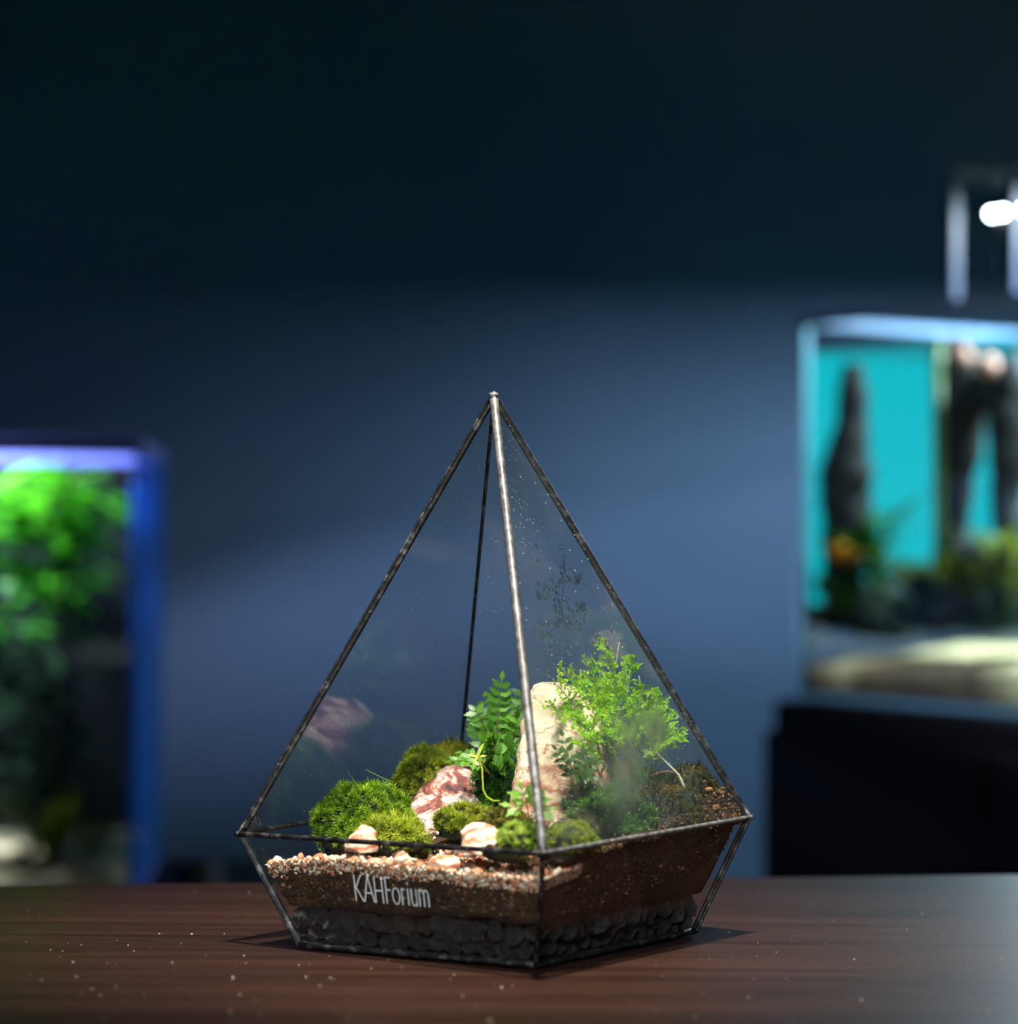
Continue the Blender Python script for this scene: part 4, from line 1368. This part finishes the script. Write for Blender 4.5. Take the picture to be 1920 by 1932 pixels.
dw = empty('driftwood', ap(1590, 1150, 0.045))
tag(dw, 'dark pointed driftwood spire before the turquoise backdrop', 'driftwood')
B1 = 0.045
lumpy('trunk', [(ap(1585, 1180, B1), .022), (ap(1580, 1030, B1), .022), (ap(1588, 960, B1), .026), (ap(1594, 890, B1), .026), (ap(1602, 820, B1), .018), (ap(1606, 750, B1), .013), (ap(1607, 690, B1), .008)], MT['driftwood'], dw, seed=2)
lumpy('knot', [(ap(1590, 930, B1), .012), (ap(1622, 905, B1), .012), (ap(1636, 898, B1), .006)], MT['driftwood'], dw, seed=3)
dw2 = empty('driftwood', ap(1830, 1150, 0.06))
tag(dw2, 'large gnarled dark driftwood at the right edge of the picture', 'driftwood')
B2 = 0.055
lumpy('trunk', [(ap(1800, 1150, B2), .024), (ap(1795, 1000, B2), .016), (ap(1800, 900, B2), .018), (ap(1815, 800, B2), .022), (ap(1815, 700, B2), .020), (ap(1790, 650, B2), .012)], MT['driftwood'], dw2, seed=5)
lumpy('branch', [(ap(1815, 760, B2), .022), (ap(1870, 730, B2), .020), (ap(1930, 720, B2), .022)], MT['driftwood'], dw2, seed=6)
lumpy('branch', [(ap(1905, 720, B2), .020), (ap(1905, 850, B2), .018), (ap(1895, 960, B2), .014), (ap(1930, 1060, B2), .016)], MT['driftwood'], dw2, seed=7)
lumpy('branch', [(ap(1800, 1040, B2), .016), (ap(1860, 1060, B2), .014), (ap(1930, 1080, B2), .02)], MT['driftwood'], dw2, seed=8)
for (x, y, s) in ((1815, 672, .010), (1862, 690, .011), (1875, 700, .008)):
    Vv, Ff = ICO[2]
    c = ap(x, y, B2 - 0.02)
    build('cut_end', [c + Vector(v) * s * (1 + .2 * noise.noise(Vector(v) * 2 + c * 9)) for v in Vv], Ff, MT['cutwood'], dw2, True)
for (x, y, b, rx, rz, lab) in ((1570, 1165, .05, .030, .034, 'dark stone at the foot of the driftwood spire'), (1665, 1170, .09, .045, .044, 'dark stone in the middle of the aquarium planting'),
                               (1760, 1165, .07, .040, .036, 'dark stone behind the olive plants of the aquarium'), (1870, 1165, .06, .055, .034, 'dark stone under the large driftwood')):
    c = ap(x, y, b); Vv, Ff = ICO[3]
    pts = []
    for v in Vv:
        v = Vector(v); r = 1 + .25 * noise.noise(v * 1.4 + c * 30) + .1 * noise.noise(v * 4 + c * 30)
        pts.append(c + Vector((v.x * rx, v.y * rx, (v.z if v.z > 0 else v.z * .4) * rz)) * r)
    tag(build('aquarium_stone', pts, Ff, MT['aqstone'], None, True), lab, 'stone')
pp = Geo().tube([ap(1772, 1130, .016), ap(1771, 1000, .016), ap(1770, 850, .016), ap(1768, 640, .016)], 0.005, 10)
tag(pp.build('filter_tube', MT['pipe'], None, True), 'upright green tube left of the large driftwood in the aquarium', 'tube')


def aq_leaf(name, mat, wd=0.16):
    V = []; Fc = []
    n = 8
    for i in range(n + 1):
        t = i / n
        w_ = wd * math.sin(math.pi * (0.06 + 0.90 * t)) ** 0.8
        z = -0.25 * t * t
        V += [(t, w_, z + .03), (t, 0, z), (t, -w_, z + .03)]
    for i in range(n):
        for k in (0, 1): Fc.append((3 * i + k, 3 * i + k + 1, 3 * i + 4 + k, 3 * i + 3 + k))
    return make_mesh(name, V, Fc, mat, True)


AL = {k: aq_leaf('leaf', MT[k]) for k in ('aq_bright', 'aq_dark', 'aq_olive', 'aq_orange', 'aq_shade')}


def bush(base, n, ln, me, label, spread=0.8, lift=0.9, height=0.0, mat_stem='pipe', name='aquarium_plant', nst=4):
    r = empty(name, base)
    tag(r, label, 'plant')
    for s in range(nst):
        top = base + Vector((random.uniform(-.5, .5) * ln, random.uniform(-.5, .5) * ln, height * random.uniform(.75, 1.0) + 0.004))
        pts = bez(base, base.lerp(top, .5) + Vector((random.uniform(-.01, .01), random.uniform(-.01, .01), 0)), top, 6)
        st = Geo().tube(pts, 0.0016, 6).build('stem', MT[mat_stem], r, True)
        for i in range(n // nst):
            t = (0.25 + 0.75 * random.random()) if height > 0.02 else random.random()
            p = pts[0].lerp(pts[-1], t)
            h = random.uniform(0, 6.28)
            d = Vector((math.cos(h) * spread, math.sin(h) * spread, lift * random.uniform(.3, 1.1)))
            place('leaf', me, frame_along(p, d, Vector((0, 0, 1))) @ Matrix.Scale(ln * random.uniform(.7, 1.2), 4), st)
    return r


def on_sand(px, py, b): return ap(px, py, b)


for (px, py, b, n, ln, m_, lab, h) in [
        (1660, 1150, .05, 48, .045, 'aq_dark', 'dark green bushy plant in the middle before the turquoise backdrop', .085),
        (1585, 1160, .015, 32, .030, 'aq_dark', 'small green plant below the orange one in the aquarium corner', .02),
        (1735, 1150, .03, 36, .038, 'aq_olive', 'olive green plant at the foot of the green tube', .03),
        (1830, 1155, .02, 40, .036, 'aq_olive', 'olive plant in front of the large driftwood', .03),
        (1905, 1140, .02, 24, .042, 'aq_olive', 'yellow-green plant at the right edge of the picture', .045),
        (1700, 1170, .012, 16, .022, 'aq_dark', 'low green plant on the front edge of the aquarium sand', .01)]:
    bush(on_sand(px, py, b), n, ln, AL[m_], lab, 0.8, 0.9, h)
bush(ap(1597, 1066, .008), 28, .022, AL['aq_orange'], 'small bright orange tuft in the corner of the turquoise aquarium', 0.9, 0.9, 0.006)

# lamp over the right-hand aquarium
lm = empty('aquarium_lamp', aq(0.215, 0.0, Z1 + 0.009))
tag(lm, 'lamp with bright white diodes over the turquoise aquarium', 'lamp')
LZ = 0.476
Geo().frame(aq(0.092, 0.140, LZ), U, Wd, Z, 0.46, 0.075, 0.012, 0.002).build('housing', MT['black_plastic'], lm)
Geo().frame(aq(0.100, 0.1515, LZ - 0.024), U, Wd, Z, 0.44, 0.003, 0.0238, 0.0005).build('light_block', MT['black_plastic'], lm)  # unseen lip added to keep the lamp's light off the table
for a0 in (0.215, 0.293):
    Geo().frame(aq(a0 - 0.004, -0.003, Z1 + 0.0095), U, Wd, Z, 0.010, 0.010, LZ - Z1 - 0.0095 + 0.004, 0.001).build('leg', MT['acrylic'], lm)
    Geo().frame(aq(a0 - 0.003, -0.001, LZ + 0.0125), U, Wd, Z, 0.008, 0.16, 0.006, 0.001).build('arm', MT['black_plastic'], lm)
Vv, Ff = ICO[1]
dm = make_mesh('diode', [Vector(v) * 0.0034 for v in Vv], Ff, MT['led'], True)
for k in range(26):
    place('diode', dm, Matrix.Translation(aq(0.108 + k * 0.0135, 0.1465, LZ - 0.0012)), lm)
p = aq(0.29, 0.186, LZ - 0.004)
light('aquarium_lamp_glow', 'AREA', p, p - Z, 15.0, (0.70, 0.86, 1.0), shape='RECTANGLE', size=0.05, size_y=0.40)

# ------------------------------------------------------------------ left-hand aquarium
th = math.radians(3.6)
U2 = Vector((math.cos(th), math.sin(th), 0)); W2 = Vector((-math.sin(th), math.cos(th), 0))
K0 = Vector((-0.326, 2.35, 0))              # front right corner
S0, S1 = -0.160, 0.232
LW, LD = 0.60, 0.30


def al(a, b, z): return K0 - U2 * a + W2 * b + Z * z   # a runs to the left


st = empty('aquarium_stand', al(0.28, 0.15, FLOOR_Z))
tag(st, 'black stand carrying the planted aquarium on the left', 'cabinet')
Geo().frame(al(LW + 0.05, -0.03, FLOOR_Z), U2, W2, Z, LW + 0.16, LD + 0.06, S0 - 0.002 - FLOOR_Z, 0.003).build('body', MT['black'], st)
for k in range(2):
    Geo().frame(al(LW + 0.03 - k * 0.37, -0.044, FLOOR_Z + 0.05), U2, W2, Z, 0.36, 0.0135, S0 - 0.03 - FLOOR_Z - 0.05, 0.002).build('door', MT['black'], st)
tl = empty('aquarium', al(0.3, 0.15, S0))
tag(tl, 'tall planted aquarium with violet-lit rim at the left edge', 'aquarium')
Geo().frame(al(LW, 0, S0), U2, W2, Z, LW, LD, 0.006).build('base_pane', MT['edge_violet'], tl)
Geo().frame(al(LW - 0.006, 0, S0 + 0.0062), U2, W2, Z, LW - 0.014, 0.005, S1 - S0 - 0.0062).build('front_pane', MT['tank_glass'], tl)
Geo().frame(al(LW - 0.006, LD - 0.005, S0 + 0.0062), U2, W2, Z, LW - 0.014, 0.005, S1 - S0 - 0.0062).build('back_pane', MT['black'], tl)
Geo().frame(al(LW, 0, S0 + 0.0062), U2, W2, Z, 0.0055, LD, S1 - S0 - 0.0062).build('side_pane', MT['tank_glass'], tl)
Geo().frame(al(0.0075, 0.0, S0 + 0.0062), U2, W2, Z, 0.0075, LD, S1 - S0 - 0.0062, 0.001).build('side_pane', MT['side_blue'], tl)['label'] = 'blue film backed side'
for b0 in (-0.001, LD - 0.009):
    Geo().frame(al(LW + 0.001, b0, S1 + 0.0002), U2, W2, Z, LW + 0.002, 0.010, 0.014, 0.001).build('rim', MT['edge_violet'], tl)
for a0 in (LW + 0.001, 0.009):
    Geo().frame(al(a0, 0.0092, S1 + 0.0002), U2, W2, Z, 0.010, LD - 0.0184, 0.014, 0.001).build('rim', MT['edge_violet'], tl)
Geo().frame(al(LW - 0.008, 0.0055, S0 + 0.05), U2, W2, Z, LW - 0.018, LD - 0.012, S1 - S0 - 0.075).build('water', MT['water'], tl)
# sand
V = []; Fc = []
for j in range(13):
    for i in range(25):
        a = 0.009 + (LW - 0.018) * i / 24; b = 0.0055 + (LD - 0.012) * j / 12
        V.append(al(a, b, S0 + 0.020 + 0.008 * b / LD + 0.006 * noise.noise(Vector((a * 12, b * 12, 0)))))
for j in range(12):
    for i in range(24):
        k = j * 25 + i
        Fc.append((k, k + 25, k + 26, k + 1))
n0 = len(V)
per = [(i, 0) for i in range(24)] + [(24, j) for j in range(12)] + [(24 - i, 12) for i in range(24)] + [(0, 12 - j) for j in range(12)]
for (i, j) in per: V.append(al(0.009 + (LW - 0.018) * i / 24, 0.0055 + (LD - 0.012) * j / 12, S0 + 0.0065))
for k in range(72):
    q = (k + 1) % 72
    Fc.append((per[k][1] * 25 + per[k][0], per[q][1] * 25 + per[q][0], n0 + q, n0 + k))
Fc.append(tuple(range(n0 + 71, n0 - 1, -1)))
tag(build('aquarium_sand', V, Fc, MT['tanksand'], None, True), 'pale sand on the bottom of the left aquarium', 'sand', kind='stuff')


def tall_plant(a, b, label, hgt, n, ln):
    base = al(a, b, S0 + 0.028)
    r = empty('stem_plant', base)
    tag(r, label, 'plant')
    for s in range(4):
        top = base + Vector((random.uniform(-.05, .05), random.uniform(-.03, .03), hgt * random.uniform(.86, 1.0)))
        pts = bez(base, base.lerp(top, .5) + Vector((random.uniform(-.03, .03), 0, 0)), top, 10)
        st_ = Geo().tube(pts, 0.0013, 6).build('stem', MT['aqstone'], r, True)  # dark stem tone stands for the shade low in the tank too
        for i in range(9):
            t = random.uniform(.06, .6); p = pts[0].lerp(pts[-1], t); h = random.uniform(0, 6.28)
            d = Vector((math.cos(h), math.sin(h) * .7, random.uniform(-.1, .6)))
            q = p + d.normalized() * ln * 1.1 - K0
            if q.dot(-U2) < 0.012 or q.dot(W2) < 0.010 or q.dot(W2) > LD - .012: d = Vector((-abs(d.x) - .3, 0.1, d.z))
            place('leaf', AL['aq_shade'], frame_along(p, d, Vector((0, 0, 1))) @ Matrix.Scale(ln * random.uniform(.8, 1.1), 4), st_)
        for i in range(n // 4):
            t = min(0.97, 0.52 + 0.48 * math.sqrt(random.random()))
            k = t * 9; k0 = min(int(k), 8)
            p = pts[k0].lerp(pts[k0 + 1], k - k0)
            h = random.uniform(0, 6.28)
            d = Vector((math.cos(h), math.sin(h) * .8 - .2, random.uniform(-.2, .8)))
            # leaves stay inside the glass
            tipp = p + d.normalized() * ln
            q = tipp - K0
            if q.dot(-U2) < 0.014 or q.dot(W2) < 0.012 or q.dot(W2) > LD - .012: d = Vector((-abs(d.x) - .3, 0.15, d.z))
            place('leaf', AL['aq_bright'], frame_along(p, d, Vector((0, 0, 1))) @ Matrix.Scale(ln * random.uniform(.75, 1.1), 4), st_)


tall_plant(0.075, 0.10, 'bright green stem plant nearest the blue side of the left aquarium', .365, 60, .062)
tall_plant(0.145, 0.09, 'bright green stem plant at the left picture edge', .36, 60, .066)
tall_plant(0.115, 0.18, 'bright green stem plant behind the two front ones in the left aquarium', .35, 52, .06)
bush(al(0.085, 0.05, S0 + .026), 16, .06, AL['aq_olive'], 'low grassy plant on the sand of the left aquarium', 0.35, 1.1, 0.01)
bush(al(0.05, 0.07, S0 + .028), 12, .035, AL['aq_olive'], 'small olive plant beside the blue side of the left aquarium', 0.6, 0.9, 0.01)
# lamp of the left aquarium
l2 = empty('aquarium_lamp', al(0.35, 0.15, S1 + 0.015))
tag(l2, 'violet lamp over the planted aquarium at the left edge', 'lamp')
Geo().frame(al(0.52, 0.11, 0.345), U2, W2, Z, 0.30, 0.07, 0.014, 0.002).build('housing', MT['black_plastic'], l2)
for a0 in (0.50, 0.245):
    for b0 in (0.0, LD - 0.008):
        Geo().frame(al(a0, b0, S1 + 0.0145), U2, W2, Z, 0.006, 0.006, 0.345 - S1 - 0.0145 + 0.02, 0.001).build('leg', MT['acrylic'], l2)
    Geo().frame(al(a0, 0.0, 0.3652), U2, W2, Z, 0.006, LD, 0.005, 0.001).build('arm', MT['acrylic'], l2)
dm2 = make_mesh('diode', [Vector(v) * 0.003 for v in ICO[1][0]], ICO[1][1], MT['led_purple'], True)
for k in range(9):
    place('diode', dm2, Matrix.Translation(al(0.50 - k * 0.03, 0.145, 0.3445)), l2)
p = al(0.27, 0.12, 0.338)
light('aquarium_lamp_glow', 'AREA', p, p - Z + U2 * 0.5 - W2 * 0.05, 10.0, (0.68, 0.72, 1.0), shape='RECTANGLE', size=0.16, size_y=0.05, spread=math.radians(135))

# small dark coil on the stand, just over the table edge
hc = at(372, 1676, 2.42)
hc.z = S0 - 0.002 + 0.006
g = Geo()
for k in range(3):
    pts = [hc + Vector((math.cos(h) * (0.022 - .001 * k), math.sin(h) * (0.018 - .001 * k), 0.009 * k)) for h in [2 * math.pi * i / 24 for i in range(25)]]
    g.tube(pts, 0.0052, 8, False)
tag(g.build('hose_coil', MT['black_plastic'], None, True), 'small dark coil low behind the table edge near the left aquarium', 'coil')
